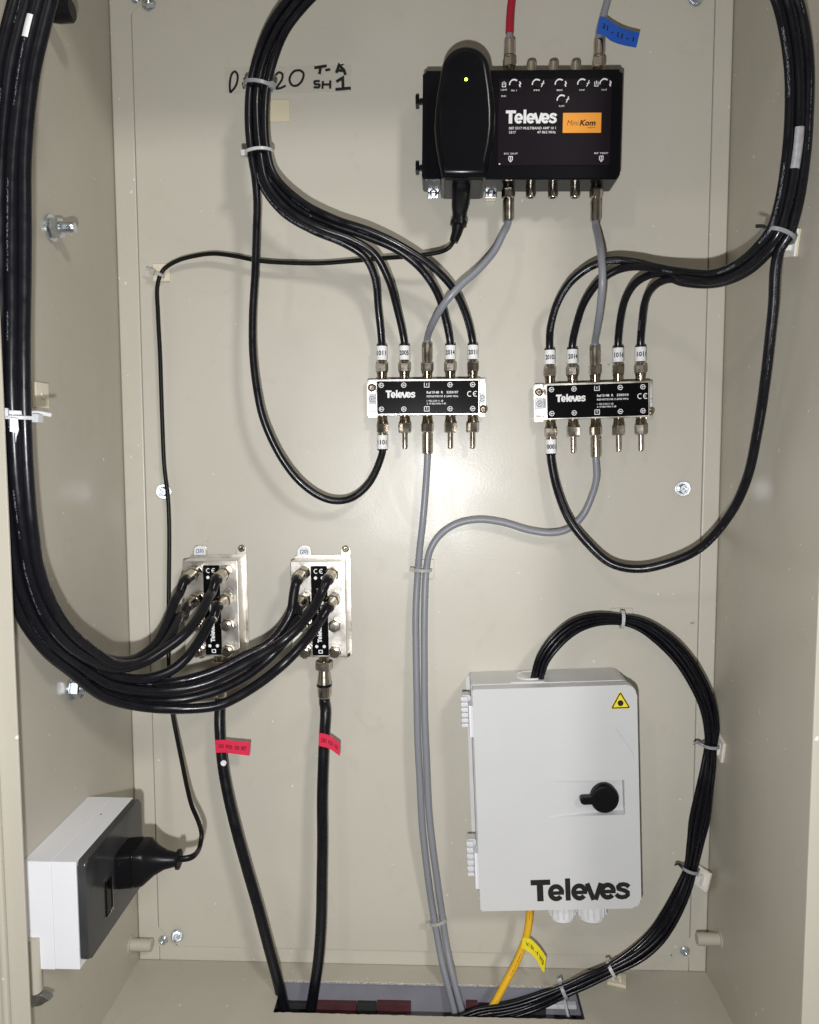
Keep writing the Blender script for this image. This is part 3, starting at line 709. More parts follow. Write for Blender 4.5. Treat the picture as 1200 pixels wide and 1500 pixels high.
    for x in (8.5, 42, 75.5, 109.5, 142.5):
        for lst, yy, dr in ((tops, ht, 1), (bots, 0, -1)):
            p = M @ Vector((x * s, yy, -0.0085)); d = (M.to_3x3() @ Vector((0, dr, 0))).normalized()
            prof = [(-0.001, 0.0040)]
            for k in range(5): prof += [(0.0005 + k * 0.0008, 0.0041), (0.0009 + k * 0.0008, 0.0037)]
            bm = NB(); b_lathe(bm, p, d, prof, 18); link('port', bm, NICKEL, root); lst.append((p + d * 0.0002, d))
    return tops, bots
tL, bL = splitter(550.5, 608.5, 703, 607.5, 'silver five port splitter with black label, left one under the amplifier', False, '5350107')
tR, bR = splitter(800, 615, 952, 610.5, 'silver five port splitter with black label, right one near the loop of black cable', True, '535010')

# terminator caps on the unused lower ports
gT = 'terminator plugs on the splitters'
tnames = ['second lower port of the left splitter', 'fourth lower port of the left splitter', 'fifth lower port of the left splitter', 'second lower port of the right splitter', 'fourth lower port of the right splitter', 'fifth lower port of the right splitter']
def make_term(loc, d, label, bright):
    root = empty('terminator_plug', loc, label, 'plug', gT)
    bm = NB(); b_lathe(bm, loc, d, [(0.0001, 0.0042), (0.004, 0.0046), (0.0060, 0.0050)], 18); link('collar', bm, NICKELD, root)
    bm = NB(); b_hex(bm, loc, d, 0.0060, 0.0152, 0.0058, 0.3 + bright); link('nut', bm, NICKEL, root)
    bm = NB(); b_lathe(bm, loc, d, [(0.0150, 0.0024), (0.0290, 0.0024), (0.0298, 0.0018)], 16); link('pin', bm, NICKEL, root)
    return root
def copytree(o, parent=None):
    c = o.copy(); COL.objects.link(c)
    if parent: c.parent = parent
    for ch in list(o.children): copytree(ch, c)
    return c
proto = None
for i, (p, d) in enumerate([bL[1], bL[3], bL[4], bR[1], bR[3], bR[4]]):
    lab = 'nickel terminator plug with thin pin in the ' + tnames[i]
    if proto is None: proto = make_term(p, d, lab, 0.0); pd = d
    else:
        c = copytree(proto); c.location = p; c.rotation_euler = (0, 0, 0)
        c.rotation_mode = 'QUATERNION'; c.rotation_quaternion = Vector(pd).rotation_difference(Vector(d)) @ Matrix.Rotation(0.55 * i, 3, Vector(pd)).to_quaternion()
        c['label'] = lab

# ------------------------------------------------------------------ middle bundle: five black cables to the left splitter
gM = 'black cables of the bundle above the left splitter'
def off(pt, du, dv, tang):
    """shift a pixel point across its path (du mm, in the picture plane) and in depth (dv mm)"""
    x, y, h = pt; tx, ty = tang; L = math.hypot(tx, ty) or 1
    k = 1 / (sc(h / 1000.0) * 1000)
    return (x - ty / L * du * k, y + tx / L * du * k, h + dv)
def strand(center, du, dv):
    out = []
    for i, p in enumerate(center):
        a = center[max(0, i - 1)]; b = center[min(len(center) - 1, i + 1)]
        w_ = p[3] if len(p) > 3 else 1.0
        out.append(off(p[:3], du * w_, dv * w_, (b[0] - a[0], b[1] - a[1])))
    return out
midc = [(492, -60, 52), (464, -28, 52), (436, 2, 51), (408, 40, 50), (389, 84, 50), (378.5, 128, 50), (376.5, 176, 50), (380, 222, 49)]
def plug_in(root, port, text, up, k=1.0):
    p, d = port
    cn = f_connector(p, d, root, 0.030, rot=random.uniform(0, 1))
    sleeve_label(p, d, 0.0172, 0.0295, text, root)
def end_px(port, t): return port[0] + port[1] * t
def run(name, pxpts, port, r, m, label, group, text=None, pa=0.0, t=0.029, world_tail=True):
    P = [W(x, y, h / 1000.0) for (x, y, h) in pxpts] + [end_px(port, t + 0.0035), end_px(port, t - 0.004)]
    root, path = cable(name, P, r, m, label, 'cable', group, world=True, pa=pa)
    if text: plug_in(root, port, text, 1)
    return root, path
c4 = [(403, 258, 50), (440, 295, 50), (490, 321, 49), (545, 340, 47), (590, 361, 43), (633, 390, 36), (663, 423, 28), (683, 463, 19)]
c3 = [(397, 263, 47), (432, 301, 46), (483, 327, 45), (540, 348, 43), (583, 367, 40), (617, 394, 34), (640, 427, 26), (653, 467, 18)]
c2 = [(391, 268, 52), (424, 308, 52), (470, 334, 50), (515, 351, 45), (548, 372, 39), (570, 410, 31), (583, 457, 20)]
c1 = [(385, 272, 47), (415, 312, 46), (458, 338, 44), (505, 357, 40), (535, 377, 35), (549, 407, 27), (554, 452, 18)]
c5 = [(374, 262, 47), (376.5, 300, 46), (375.5, 340, 45), (374, 400, 43), (370.5, 466, 41), (370.5, 520, 40), (375.5, 568, 39), (386, 616, 37), (410, 667, 34), (440, 706, 31), (470, 728, 28), (492.5, 734, 26), (515, 730, 23), (541, 708, 19)]
slots = {4: (7.2, 2.4), 3: (3.4, -3.2), 2: (0.2, 3.0), 1: (-3.4, -3.2), 5: (-7.0, 2.4)}
for k, cc, port, txt, lab in ((1, c1, tL[0], '1011', 'black cable with sleeve 1011 on first upper port of left splitter'), (2, c2, tL[1], '2005', 'black cable with sleeve 2005 on second upper port of left splitter'),
                              (3, c3, tL[3], '2014', 'black cable with sleeve 2014 right of the grey cable on left splitter'), (4, c4, tL[4], '2011', 'black cable with sleeve 2011 on last upper port of left splitter'),
                              (5, c5, bL[0], '1101', 'black cable looping down to sleeve 1101 beneath left splitter')):
    du, dv = slots[k]
    run('coaxial_cable', strand(midc, -du, dv) + cc, port, R7, CB[k % 4], lab, gM, txt, pa=random.uniform(-.2, .2) if k != 2 else 0.05)

# ------------------------------------------------------------------ right bundle: five black cables to the right splitter
gR = 'black cables of the bundle on the right side panel'
rc = [(1118, -60, 165), (1138, -30, 162), (1152, 0, 160), (1164, 50, 158), (1170, 107, 157), (1169, 187, 156), (1164, 240, 154), (1155, 295, 152), (1141, 341, 150)]
ra = [(1117, 370, 140, .9), (1095, 390, 128, .9), (1066, 406, 112, .85), (1037, 412, 96, .8), (1000, 408, 80, .8)]
rends = {
 'a': [(960, 391, 64), (930, 384, 55), (896, 381, 49), (867, 389, 43), (837, 412, 36), (817, 443, 28), (806, 481, 18)],
 'b': [(975, 396, 70), (942, 390, 60), (908, 394, 50), (879, 411, 42), (857, 440, 32), (844, 478, 19)],
 'c': [(980, 401, 66), (952, 403, 54), (930, 416, 44), (915.5, 440, 33), (908, 473, 19)],
 'd': [(985, 408, 70), (968, 412, 60), (953, 424, 48), (944, 444, 34), (940.5, 474, 19)]}
rsl = {'a': (-6.8, 2.6), 'b': (-3.2, -3.4), 'c': (0.2, 3.4), 'd': (3.6, -3.2)}
for k, port, txt, lab in (('a', tR[0], '20103', 'black cable with sleeve 20103 on first upper port of right splitter'), ('b', tR[1], '2014', 'black cable on second upper port of right splitter, left of grey cable'),
                          ('c', tR[3], '1016', 'black cable with sleeve 1016 right of grey cable on right splitter'), ('d', tR[4], '1011', 'black cable on last upper port of right splitter by the CE mark')):
    du, dv = rsl[k]
    rt, pth = run('coaxial_cable', strand([p + (1,) for p in rc] + ra, -du, dv) + rends[k], port, R7, CB['abcd'.index(k)], lab, gR, txt, pa=random.uniform(-.15, .15))
    if k == 'c':
        idx = min(range(len(pth)), key=lambda i: (pth[i] - W(1163, 222, 0.155)).length)
        patch(pth, idx - 4, idx + 4, -0.17, 0.17, R7 + 0.0003, 'silver_label', SILV, rt)
rdrop = strand(rc, -7.2, 1) + [(1143, 362, 147), (1136, 390, 142), (1133, 447, 134), (1129, 487, 128), (1121, 556, 116), (1110, 631, 100), (1092, 706, 84), (1067, 756, 70), (1025, 802, 54), (983, 823, 44), (937, 833, 37), (896, 825, 32), (862, 797, 27), (833, 760, 21), (817, 718, 15)]
run('coaxial_cable', rdrop, bR[0], 0.0038, CB[1], 'black cable in a big loop from right side panel to sleeve 0001 beneath right splitter', gR, '0001', pa=0.02)

# ------------------------------------------------------------------ grey cables
gG = 'grey coaxial cables'
def grey_ends(root, port, sl=0.034, m=NICKEL): f_connector(port[0], port[1], root, sl, m=m, rot=random.uniform(0, 1))
ampL = (W(744.5, 265, HC), Vector((0, 0, -1))); ampR = (W(873.5, 265, HC), Vector((0.0, 0, -1)))
ampTL = (W(746, 107, HC), Vector((0, 0, 1))); ampTR = (W(877, 107, HC), Vector((0, 0, 1)))
def grey(name, mid, pa_, pb_, label, m, pa=0.0, tail=None, la=0.034, lb=0.032):
    P = []
    if pa_: P += [end_px(pa_, la - 0.004), end_px(pa_, la + 0.002)]
    P += [W(x, y, h / 1000.0) for x, y, h in mid]
    if pb_: P += [end_px(pb_, lb + 0.003), end_px(pb_, lb - 0.004)]
    root, path = cable(name, P, 0.0031, m, label, 'cable', gG, world=True, pa=pa)
    if pa_: grey_ends(root, pa_, la)
    if pb_: grey_ends(root, pb_, lb)
    return root, path
grey('coaxial_cable', [(737, 342, 30), (723, 370, 36), (700, 397, 44), (673, 421, 50), (650, 447, 46), (634, 474, 32)], ampL, tL[2], 'grey cable from lower left of amplifier to the left splitter', CG[1], 0.3)
grey('coaxial_cable', [(876, 345, 34), (880.5, 377, 54), (882, 410, 60), (878.5, 450, 48), (874, 483, 28)], ampR, tR[2], 'grey cable from lower right of amplifier straight to the right splitter', CG[1], 0.3)
g1 = [(625, 690, 13), (623, 720, 14), (619.5, 767, 14), (615, 808, 12), (612, 850, 10), (609.5, 904, 12), (610, 970, 15), (611, 1028, 18), (613, 1110, 20), (617, 1193, 19), (621, 1234, 17), (626, 1276, 14), (634, 1330, 10), (641, 1370, 12), (648, 1410, 19), (658, 1453, 27), (666, 1485, 31), (676, 1530, 34)]
grey('coaxial_cable', g1, bL[2], None, 'grey cable running straight down from left splitter into the floor slot', CG[0], 0.03)
g2 = [(874, 700, 14), (867, 728, 15), (854, 756, 15), (833, 775, 15), (808, 781, 14), (775, 777, 12), (735, 765, 11), (702, 761, 11), (671, 767, 11), (646, 783, 11), (631, 806, 11), (625, 835, 10), (622, 883, 12), (621, 930, 14), (621.5, 987, 17), (623, 1069, 20), (627, 1152, 20), (632.5, 1234, 17), (641, 1296, 13), (648, 1340, 10), (653, 1375, 12), (659, 1410, 20), (668, 1450, 28), (678, 1487, 32), (688, 1530, 35)]
grey('coaxial_cable', g2, bR[2], None, 'grey cable winding left from right splitter and down into the floor slot', CG[1], 0.3)
# feeds at the top of the amplifier
rt, _ = cable('coaxial_cable', [end_px(ampTL, 0.022), end_px(ampTL, 0.034)], 0.0029, CG[1], 'red feed cable entering the top left of the amplifier', 'cable', None, world=True)
f_connector(ampTL[0], ampTL[1], rt, 0.0265, hexstart=0.004)
P = [end_px(ampTL, 0.032)] + [W(x, y, h) for x, y, h in ((747, 30, .0225), (748.5, 10, .0225), (753, -20, .0225), (760, -60, .023))]
bm = NB(); b_tube(bm, catmull(P), 0.0034); link('red_sleeve', bm, CRED, rt, angle=60)
P = [end_px(ampTR, 0.022), end_px(ampTR, 0.034)] + [W(x, y, h) for x, y, h in ((884, 22, .024), (891, -2, .026), (900, -30, .03), (908, -60, .034))]
rt, _ = cable('coaxial_cable', P, 0.0031, CG[1], 'grey feed cable with blue tape flag entering the top right of the amplifier', 'cable', None, world=True, pa=0.3)
f_connector(ampTR[0], ampTR[1], rt, 0.0265, hexstart=0.004)
flag([(878, 25), (886, 26), (898, 34), (914, 42), (937, 48)], [(874, 50), (883, 51), (895, 60), (912, 66), (932, 70)], 30, TAPE_B, rt, '31 - 11 - 1', hs=[30, 31, 31, 30, 28])

# ------------------------------------------------------------------ tap boxes at lower left
def tap(px0, px1, py0, py1, label):
    h = 0.028; M = framed(px0, py1, px1, py1 - 0.3, py0, h); s = sc(h); wd = (px1 - px0) * s; ht = (py1 - py0) * s
    root = empty('tap_box', M @ Vector((wd / 2, 0, -h)), label, 'splitter')
    bm = NB(); b_box(bm, 0, wd, 0, ht, -0.0255, 0, 0.0009, 2); put('body', bm, M, BRIGHT, root)
    bm = NB(); b_prism(bm, rrect(-1 * s, wd + 3.5 * s, -3 * s, ht + 4 * s, 3 * s), -0.0272, -0.0240, 0.0007); put('back_plate', bm, M, BRIGHT, root)
    for (x0, x1, y0, y1) in ((4, 24, ht / s + 2, ht / s + 18), (wd / s - 10, wd / s + 3.4, ht / s + 2, ht / s + 17), (4, 18, -12, 0), (wd / s - 12, wd / s + 3.6, -9, 2)):
        rr = min(x1 - x0, y1 - y0) * 0.46 * s
        bm = NB(); b_prism(bm, rrect(x0 * s, x1 * s, y0 * s, y1 * s, (0.001, 0.001, rr, rr) if y0 > 10 else (rr, rr, 0.001, 0.001)), -0.0272, -0.0250, 0.0004); er = put('fixing_ear', bm, M, BRIGHT, root)
        if y0 > 10 and x0 < 10:
            bm = NB(); b_prism(bm, rrect((x0 + 1.5) * s, (x1 - 1.5) * s, (y0 + 1) * s, (y1 - 1.5) * s, (0.0004, 0.0004, rr * .8, rr * .8)), -0.0251, -0.0244, 0.0001); st = put('sticker', bm, M, PAPER, er)
            bm = NB(); b_text(bm, '(20)', (x0 + 4) * s, (y0 + 5) * s, 8 * s, -0.0242, 12 * s, 0.02); put('sticker_number', bm, M, INKBLUE, st, smooth=False)
        else:
            cx, cy = (x0 + x1) / 2 * s, ((y0 + y1) / 2 + (3 if y0 > 10 else -2)) * s
            bm = NB(); b_lathe(bm, Vector((cx, cy, -0.0250)), Vector((0, 0, 1)), [(0, 0.0033), (0.0012, 0.0031), (0.0016, 0.0020), (0.0010, 0.0014), (0.0010, 0.0002)], 14); put('screw', bm, M, NICKEL, er)
    lx0, lx1 = wd * 0.375, wd * 0.675
    bm = NB(); b_prism(bm, rrect(lx0, lx1, ht * 0.02, ht * 0.955, 1.5 * s), -0.0001, 0.0003, 0.0001); put('face_label', bm, M, GLOSSBLK, root)
    # writing turned a quarter: local x -> up
    Mr = M @ Matrix.Translation(((lx0 + lx1) / 2 + 2.2 * s, ht * 0.155, 0)) @ Matrix.Rotation(R(90), 4, 'Z')
    bm = NB(); b_strokes(bm, logo_lines(0, 0, 6.2 * s), 0.001, 0.00045); put('lettering', bm, Mr, INKW, root)
    bm = NB(); b_text(bm, 'Ref 544802  5-2400 MHz', 40 * s, 4 * s, 3.4 * s, 0.00045, 40 * s, 0.01); b_text(bm, '8 x 20 dB', 40 * s, -1 * s, 3.4 * s, 0.00045, 20 * s, 0.01)
    put('face_print', bm, Mr, INKW, root, smooth=False)
    cx = (lx0 + lx1) / 2; z = 0.00045
    bm = NB(); b_strokes(bm, [arc(cx - 4 * s, ht * 0.90, 3 * s, 60, 300, 9), arc(cx + 4 * s, ht * 0.90, 3 * s, 60, 300, 9), [(cx + 2 * s, ht * 0.90), (cx + 4.5 * s, ht * 0.90)]], 1.1 * s, z)
    for (dx, fy) in ((-5, 0.83), (5, 0.83), (-5, 0.57), (5, 0.57), (-5.5, 0.115), (5.5, 0.115)):
        b_prism(bm, disc(cx + dx * s, ht * fy, 2.4 * s, 12), z, z + 0.0001)
    b_strokes(bm, [[(cx - 2.5 * s, ht * 0.045), (cx + 2.5 * s, ht * 0.045), (cx + 2.5 * s, ht * 0.075), (cx - 2.5 * s, ht * 0.075), (cx - 2.5 * s, ht * 0.045)]], 1.2 * s, z)
    put('face_marks', bm, M, INKW, root, smooth=False)
    ports = {}
    for c_, fx in (('L', 0.255), ('R', 0.80)):
        for r_, fy in ((1, 0.895), (2, 0.62), (3, 0.34), (4, 0.07)):
            p = M @ Vector((wd * fx, ht * fy, 0)); d = Vector((0, -1, 0))
            prof = [(-0.001, 0.0050), (0.0012, 0.0050), (0.0012, 0.0042)]
            for k in range(8): prof += [(0.0016 + k * 0.0009, 0.0042), (0.0020 + k * 0.0009, 0.0038)]
            prof += [(0.0092, 0.0036), (0.0092, 0.0014), (0.0080, 0.0012)]
            bm = NB(); b_lathe(bm, p, d, prof, 18); po = link('port', bm, NICKEL, root)
            if r_ > 2:
                bm = NB(); b_hex(bm, p, d, 0.0014, 0.0062, 0.0060, random.uniform(0, 1)); b_lathe(bm, p, d, [(0.006, 0.0048), (0.0098, 0.0044), (0.0104, 0.0034)], 16); link('port_nut', bm, NICKEL, po)
            ports[c_ + str(r_)] = (p, d)
    pb = M @ Vector((wd * 0.54, 0, -0.013)); bm = NB(); b_lathe(bm, pb, Vector((0, 0, -1)), [(-0.001, 0.0046), (0.006, 0.0046)], 18); link('port', bm, NICKEL, root)
    ports['B'] = (pb, Vector((0, 0, -1)))
    return ports
tp1 = tap(272, 352, 822, 962, 'silver tap box with black label nearest the left side panel, partly behind black cables')
tp2 = tap(428.5, 508, 823, 963, 'silver tap box with black label right of its twin, rightmost of the pair')

# ------------------------------------------------------------------ left bundle: eight black cables to the tap boxes
gL = 'black cables of the big bundle on the left side panel'
lc = [(66, -70, 236), (58, -30, 236), (50, 2, 236), (38, 50, 236), (27, 100, 236), (18, 170, 236), (13, 240, 236), (12, 320, 236), (11, 420, 235), (11, 520, 235), (12, 600, 234), (16, 690, 231), (24, 770, 225), (36, 840, 214), (58, 898, 198), (87, 939, 180), (122, 968, 160)]
slotL = {'1L1': (9.0, -3.0), '1L2': (9.8, 4.0), '1R1': (3.2, 6), '1R2': (2.6, -2), '2L1': (-2.6, -5), '2R1': (-4.2, 2.5), '2L2': (-9.6, -3.2), '2R2': (-11.2, 3.6)}
tails = {
 '1L1': [(166, 968, 138), (198, 966, 120), (226, 946, 104), (244, 914, 92), (256, 880, 82), (265, 855, 75)],
 '1L2': [(168, 974, 146), (205, 972, 128), (236, 952, 112), (254, 926, 100), (264, 902, 88), (270, 886, 78)],
 '1R1': [(166, 979, 146), (206, 972, 130), (244, 950, 116), (274, 926, 104), (294, 900, 92), (307, 873, 80), (314, 856, 74)],
 '1R2': [(164, 988, 140), (210, 994, 122), (248, 984, 110), (272, 966, 102), (294, 936, 92), (309, 908, 82), (317, 890, 74)],
 '2L1': [(166, 996, 136), (215, 1002, 116), (262, 998, 100), (315, 983, 90), (360, 961, 84), (392, 944, 80), (411, 924, 76), (426, 896, 74), (434, 868, 73)],
 '2R1': [(163, 1003, 142), (212, 1012, 124), (262, 1010, 110), (315, 996, 100), (356, 976, 95), (394, 954, 92), (422, 934, 90), (443, 913, 86), (462, 887, 80), (475, 864, 75)],
 '2L2': [(158, 1014, 134), (208, 1025, 114), (260, 1026, 100), (315, 1012, 92), (360, 990, 88), (400, 958, 84), (422, 932, 80), (436, 906, 75), (442, 888, 73)],
 '2R2': [(154, 1021, 142), (206, 1035, 122), (262, 1038, 108), (318, 1033, 100), (345, 1022, 97), (382, 1000, 94), (416, 973, 92), (441, 947, 89), (461, 922, 84), (476, 902, 78)]}
def bend(e, px):
    v = W(px[0], px[1], px[2] / 1000.0) - e; v.y *= 0.25; return v.normalized()
rowname = {'1': 'top', '2': 'second'}
for key, (du, dv) in slotL.items():
    tp = tp1 if key[0] == '1' else tp2; port = tp[key[1:]]
    p, d = port
    # connectors lean slightly downwards with the weight of the cable
    dd = Vector((-0.10, -1, -0.16)).normalized()
    e = p + dd * 0.024
    tl = tails[key][:-1]; tl = tl[:-2] + [(tl[-2][0], tl[-2][1], tl[-2][2] * 0.93), (tl[-1][0], tl[-1][1], tl[-1][2] * 0.83)]
    P = [W(x, y, h / 1000.0) for x, y, h in strand(lc, -du, dv) + tl] + [e + dd * 0.0045 + bend(e, tl[-1]) * 0.010, e + dd * 0.0022 + bend(e, tl[-1]) * 0.001, e - dd * 0.004]
    lab = 'thick black cable on the %s %s port of the %s tap box' % (rowname[key[2]], {'L': 'left', 'R': 'right'}[key[1]], {'1': 'left', '2': 'right'}[key[0]])
    rt, pth = cable('coaxial_cable', P, 0.0041, CB[(ord(key[1]) + int(key[2]) + int(key[0])) % 4], lab, 'cable', gL, world=True, pa={'1R1': 0.0, '2R2': 0.05, '2R1': -0.08}.get(key, random.uniform(-.3, .3)))
    cn = f_connector(p, dd, rt, 0.024, k=1.14, hexstart=0.001, rot=random.uniform(0, 1))
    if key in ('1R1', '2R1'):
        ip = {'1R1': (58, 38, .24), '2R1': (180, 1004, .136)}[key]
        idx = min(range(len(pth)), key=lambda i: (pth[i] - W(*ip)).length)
        if key == '1R1': patch(pth, idx - 1, idx + 3, -0.05, 0.12, 0.0043, 'painted_glint', PAPER, rt)  # flash glint on the jacket, painted as a small white patch

# thick downlead cables with red flags
gD = 'thick black downlead cables with red flags'
def downlead(port, pts, flagdata, label, dcap, ring):
    p, d = port
    P = [p + d * 0.038, p + d * 0.046] + [W(x, y, h / 1000.0) for x, y, h in pts]
    rt, pth = cable('coaxial_cable', P, 0.0050, CB[3], label, 'cable', gD, world=True, pa=0.25, n=18)
    bm = NB(); b_lathe(bm, p, d, [(0.0002, 0.0046), (0.007, 0.0046), (0.0072, 0.0052)], 20); cn = link('connector', bm, NICKELD, rt)
    bm = NB(); b_hex(bm, p, d, 0.007, 0.0155, 0.0078, 0.3); link('nut', bm, NICKEL, cn)
    bm = NB(); b_lathe(bm, p, d, [(0.0155, 0.0050), (0.018, 0.0054), (0.028, 0.0068)], 20); link('cone', bm, NICKEL, cn)
    bm = NB(); b_lathe(bm, p, d, [(0.028, 0.0070), (0.0305, 0.0070)], 20); link('ring', bm, RUB, cn)
    bm = NB(); b_lathe(bm, p, d, [(0.0305, 0.0067), (0.040, 0.0062), (0.0415, 0.0054)], 20); link('crimp_sleeve', bm, NICKEL, cn)
    flag(**flagdata, parent=rt)
    return rt, pth
rt, pth = downlead(tp1['B'], [(322, 1053, 20), (323.5, 1084, 24), (328, 1126, 28), (337, 1174, 31), (349, 1224, 33), (363, 1276, 35), (381, 1338, 37), (400, 1410, 38), (411, 1455, 38), (417, 1487, 39), (424, 1530, 42)],
         dict(pts_top=[(315, 1084), (326, 1083.5), (342, 1085), (367, 1087)], pts_bot=[(316, 1103), (326, 1102), (342, 1104), (366, 1107)], h=32, m=TAPE_R, text='5101  W20 - 320  0BT', hs=[30.5, 31, 31, 29]), 'thick black cable with red flag from the left tap box to the floor slot', 0, 0)
p = W(327.5, 1118, 0.0335)
bm = NB(); b_lathe(bm, p, Vector((0, -1, 0)), [(-0.001, 0.0026), (0.0004, 0.0026), (0.0006, 0.0014), (0.0, 0.0006)], 16); link('rivet', bm, PAPER, rt)
rt, pth = downlead(tp2['B'], [(477, 1040, 20), (475.5, 1084, 25), (473, 1168, 30), (472.5, 1250, 33), (470, 1336, 36), (466.5, 1400, 38), (459, 1460, 38), (454.5, 1490, 38), (448, 1530, 40)],
         dict(pts_top=[(467, 1073.5), (477, 1075), (484, 1078), (498.5, 1088)], pts_bot=[(467, 1092.5), (477, 1094.5), (484, 1097.5), (498, 1107.5)], h=32, m=TAPE_R, text='5201  R20 - 321', hs=[31, 31.5, 31.5, 30]), 'thick black cable with red flag from the right tap box to the floor slot', 0, 0)

# ------------------------------------------------------------------ white optical box
box = empty('optical_box', W(820, 1334, 0.0), 'pale grey plastic wall box with black turn knob and large black lettering', 'junction box')
HO = 0.052; M = framed(704, 1335, 936, 1330.5, 1008, HO); s = sc(HO)
bw = 236 * s; bh = 325 * s
bm = NB(); b_prism(bm, rrect(-1 * s, bw - 3 * s, 3 * s, bh + 1 * s, (2 * s, 12 * s, 15 * s, 2 * s), 6), -0.0512, -0.0125, 0.0008); put('case', bm, M, GREYP, box)
bm = NB(); b_prism(bm, rrect(-6.5 * s, bw - 6 * s, 9 * s, bh - 5 * s, 2 * s), -0.0518, -0.0500, 0.0006); put('base_plate', bm, M, GREYP2, box)
bm = NB(); b_prism(bm, rrect(0, bw, 0, bh, (2 * s, 13 * s, 15 * s, 2 * s), 7), -0.0118, 0.0, 0.0016, 3)
cut = NB()
x0, x1, y0, y1 = (803 - 704) * s, (919 - 704) * s, (1334 - 1196) * s, (1334 - 1145) * s
vs = [cut.verts.new(c_) for c_ in ((x0, y0 - 0.0006, 0.0006), (x1, y0, 0.0006), (x1, y1, 0.0006), (x0, y1 + 0.0001, 0.0006), (x0, y0 - 0.0006, 0.00002), (x1 - 0.0002, y0 + 0.0014, -0.0068), (x1 - 0.0006, y1 - 0.0006, -0.0068), (x0, y1 + 0.0001, 0.00002))]
for f in ((0, 1, 2, 3), (7, 6, 5, 4), (0, 4, 5, 1), (1, 5, 6, 2), (2, 6, 7, 3), (3, 7, 4, 0)): cut.faces.new([vs[i] for i in f])
bmesh.ops.recalc_face_normals(cut, faces=cut.faces)
bm = difference(bm, cut)
door = put('door', bm, M, GREYP, box, angle=25)
bm = NB(); b_strokes(bm, logo_lines((779.5 - 704) * s, 12.5 * s, 32 * s), 0.001, 0.0002); put('lettering', bm, M @ Matrix.Rotation(R(0.6), 4, 'Z'), INKB, door)
# knob
kc = ((890 - 704) * s, (1334 - 1171.5) * s)
bm = NB(); b_lathe(bm, Vector((kc[0], kc[1], -0.0058)), Vector((0, 0, 1)), [(0, 20.5 * s), (0.0066, 20.5 * s), (0.0082, 19 * s), (0.0088, 16 * s), (0.0082, 4 * s)], 32)
kn = put('turn_knob', bm, M, RUB, door)
bm = NB(); b_prism(bm, rrect(kc[0] - 36 * s, kc[0] - 12 * s, kc[1] - 4.5 * s, kc[1] + 6 * s, 4 * s), -0.0012, 0.0052, 0.0012, 3); put('lever', bm, M, RUB, kn)
# warning triangle
tc_ = ((916 - 704) * s, (1334 - 1034) * s)
def tri(r): return [(tc_[0] + r * math.cos(R(a)), tc_[1] + r * math.sin(R(a))) for a in (210, 330, 90)]
bm = NB(); b_prism(bm, tri(17 * s), 0.00005, 0.00035); wt = put('warning_label', bm, M, YELL, door)
bm = NB()
t3 = tri(14.3 * s); b_strokes(bm, [[t3[0], t3[1]], [t3[1], t3[2]], [t3[2], t3[0]]], 1.7 * s, 0.0005); b_prism(bm, disc(tc_[0], tc_[1] - 0.5 * s, 4.2 * s), 0.0004, 0.0005)
put('warning_symbol', bm, M, INKB, wt, smooth=False)
SCR = mat('scratch', (0.42, 0.42, 0.42), 0.45)
bm = NB(); P_ = catmull([Vector(((x - 704) * s, (1335 - y) * s, 0)) for x, y in ((908, 1072), (917, 1084), (926, 1097), (934, 1112))], 0.001)
b_strokes(bm, [([(v.x, v.y) for v in P_], 0.55 * s)], 0.5 * s, 0.00012); put('scratch', bm, M, SCR, door, smooth=False)
# hinges
for (ya, yb_) in ((1027, 1078), (1243, 1302)):
    t_, b_ = (1334 - ya) * s, (1334 - yb_) * s
    bm = NB(); b_prism(bm, rrect(-15 * s, -1.5 * s, b_ + 5 * s, t_, 2 * s), -0.030, -0.020, 0.0012); hg = put('hinge', bm, M, GREYP2, box)
    for k in range(6):
        y = b_ + 8 * s + (t_ - b_ - 12 * s) * k / 5.0
        bm = NB(); b_box(bm, -16.5 * s, -6 * s, y - 2.6 * s, y + 2.6 * s, -0.022, -0.0165, 0.0006); put('rib', bm, M, WHITEP, hg)
    bm = NB(); b_box(bm, -6 * s, 0.8 * s, b_ - 2 * s, t_ - 7 * s, -0.0175, -0.0030, 0.0008); put('hinge_flap', bm, M, WHITEP, hg)
# label and opening on the top, where the thin cables enter
et = frame(704, 1334, HO, 936, 1329.5)
bm = NB(); b_box(bm, 58 * s, 108 * s, bh + 0.6 * s, bh + 1.6 * s, -0.0170, -0.0135, 0.0003); put('entry_label', bm, M, PAPER, box)
bm = NB(); b_lathe(bm, Vector((90 * s, bh + 0.9 * s, -0.034)), Vector((0, 1, 0)), [(0, 0.0135), (0.0008, 0.0135), (0.0012, 0.0120), (0.0004, 0.0116), (0.0004, 0.001)], 26); put('cable_entry', bm, M, GREYP2, box)
# glands
for xa, xb in ((810, 851), (853.5, 898)):
    cx = ((xa + xb) / 2 - 704) * s; rr = (xb - xa) / 2 * s * 0.98
    gl_ = W(830, 1336, HO).z - W(830, 1353, 0.028).z
    prof = [(-0.001, rr), (gl_ - 0.006, rr), (gl_ - 0.0025, rr * 0.94), (gl_, rr * 0.72), (gl_ + 0.0002, rr * 0.3)]
    bm = NB(); b_lathe(bm, Vector((cx, 0.5 * s, -0.030)), Vector((0, -1, 0)), prof, 26); gl = put('cable_gland', bm, M, WHITEP, box)
    bm = NB()
    for k in range(16):
        a = 2 * math.pi * k / 16; c_ = Vector((cx + math.cos(a) * rr, -0.004, -0.030 + math.sin(a) * rr))
        b_box(bm, c_.x - 0.0008, c_.x + 0.0008, c_.y - gl_ + 0.010, c_.y + 0.0035, c_.z - 0.0008, c_.z + 0.0008, 0.0003, 1)
    put('grip_ribs', bm, M, GREYP2, gl)

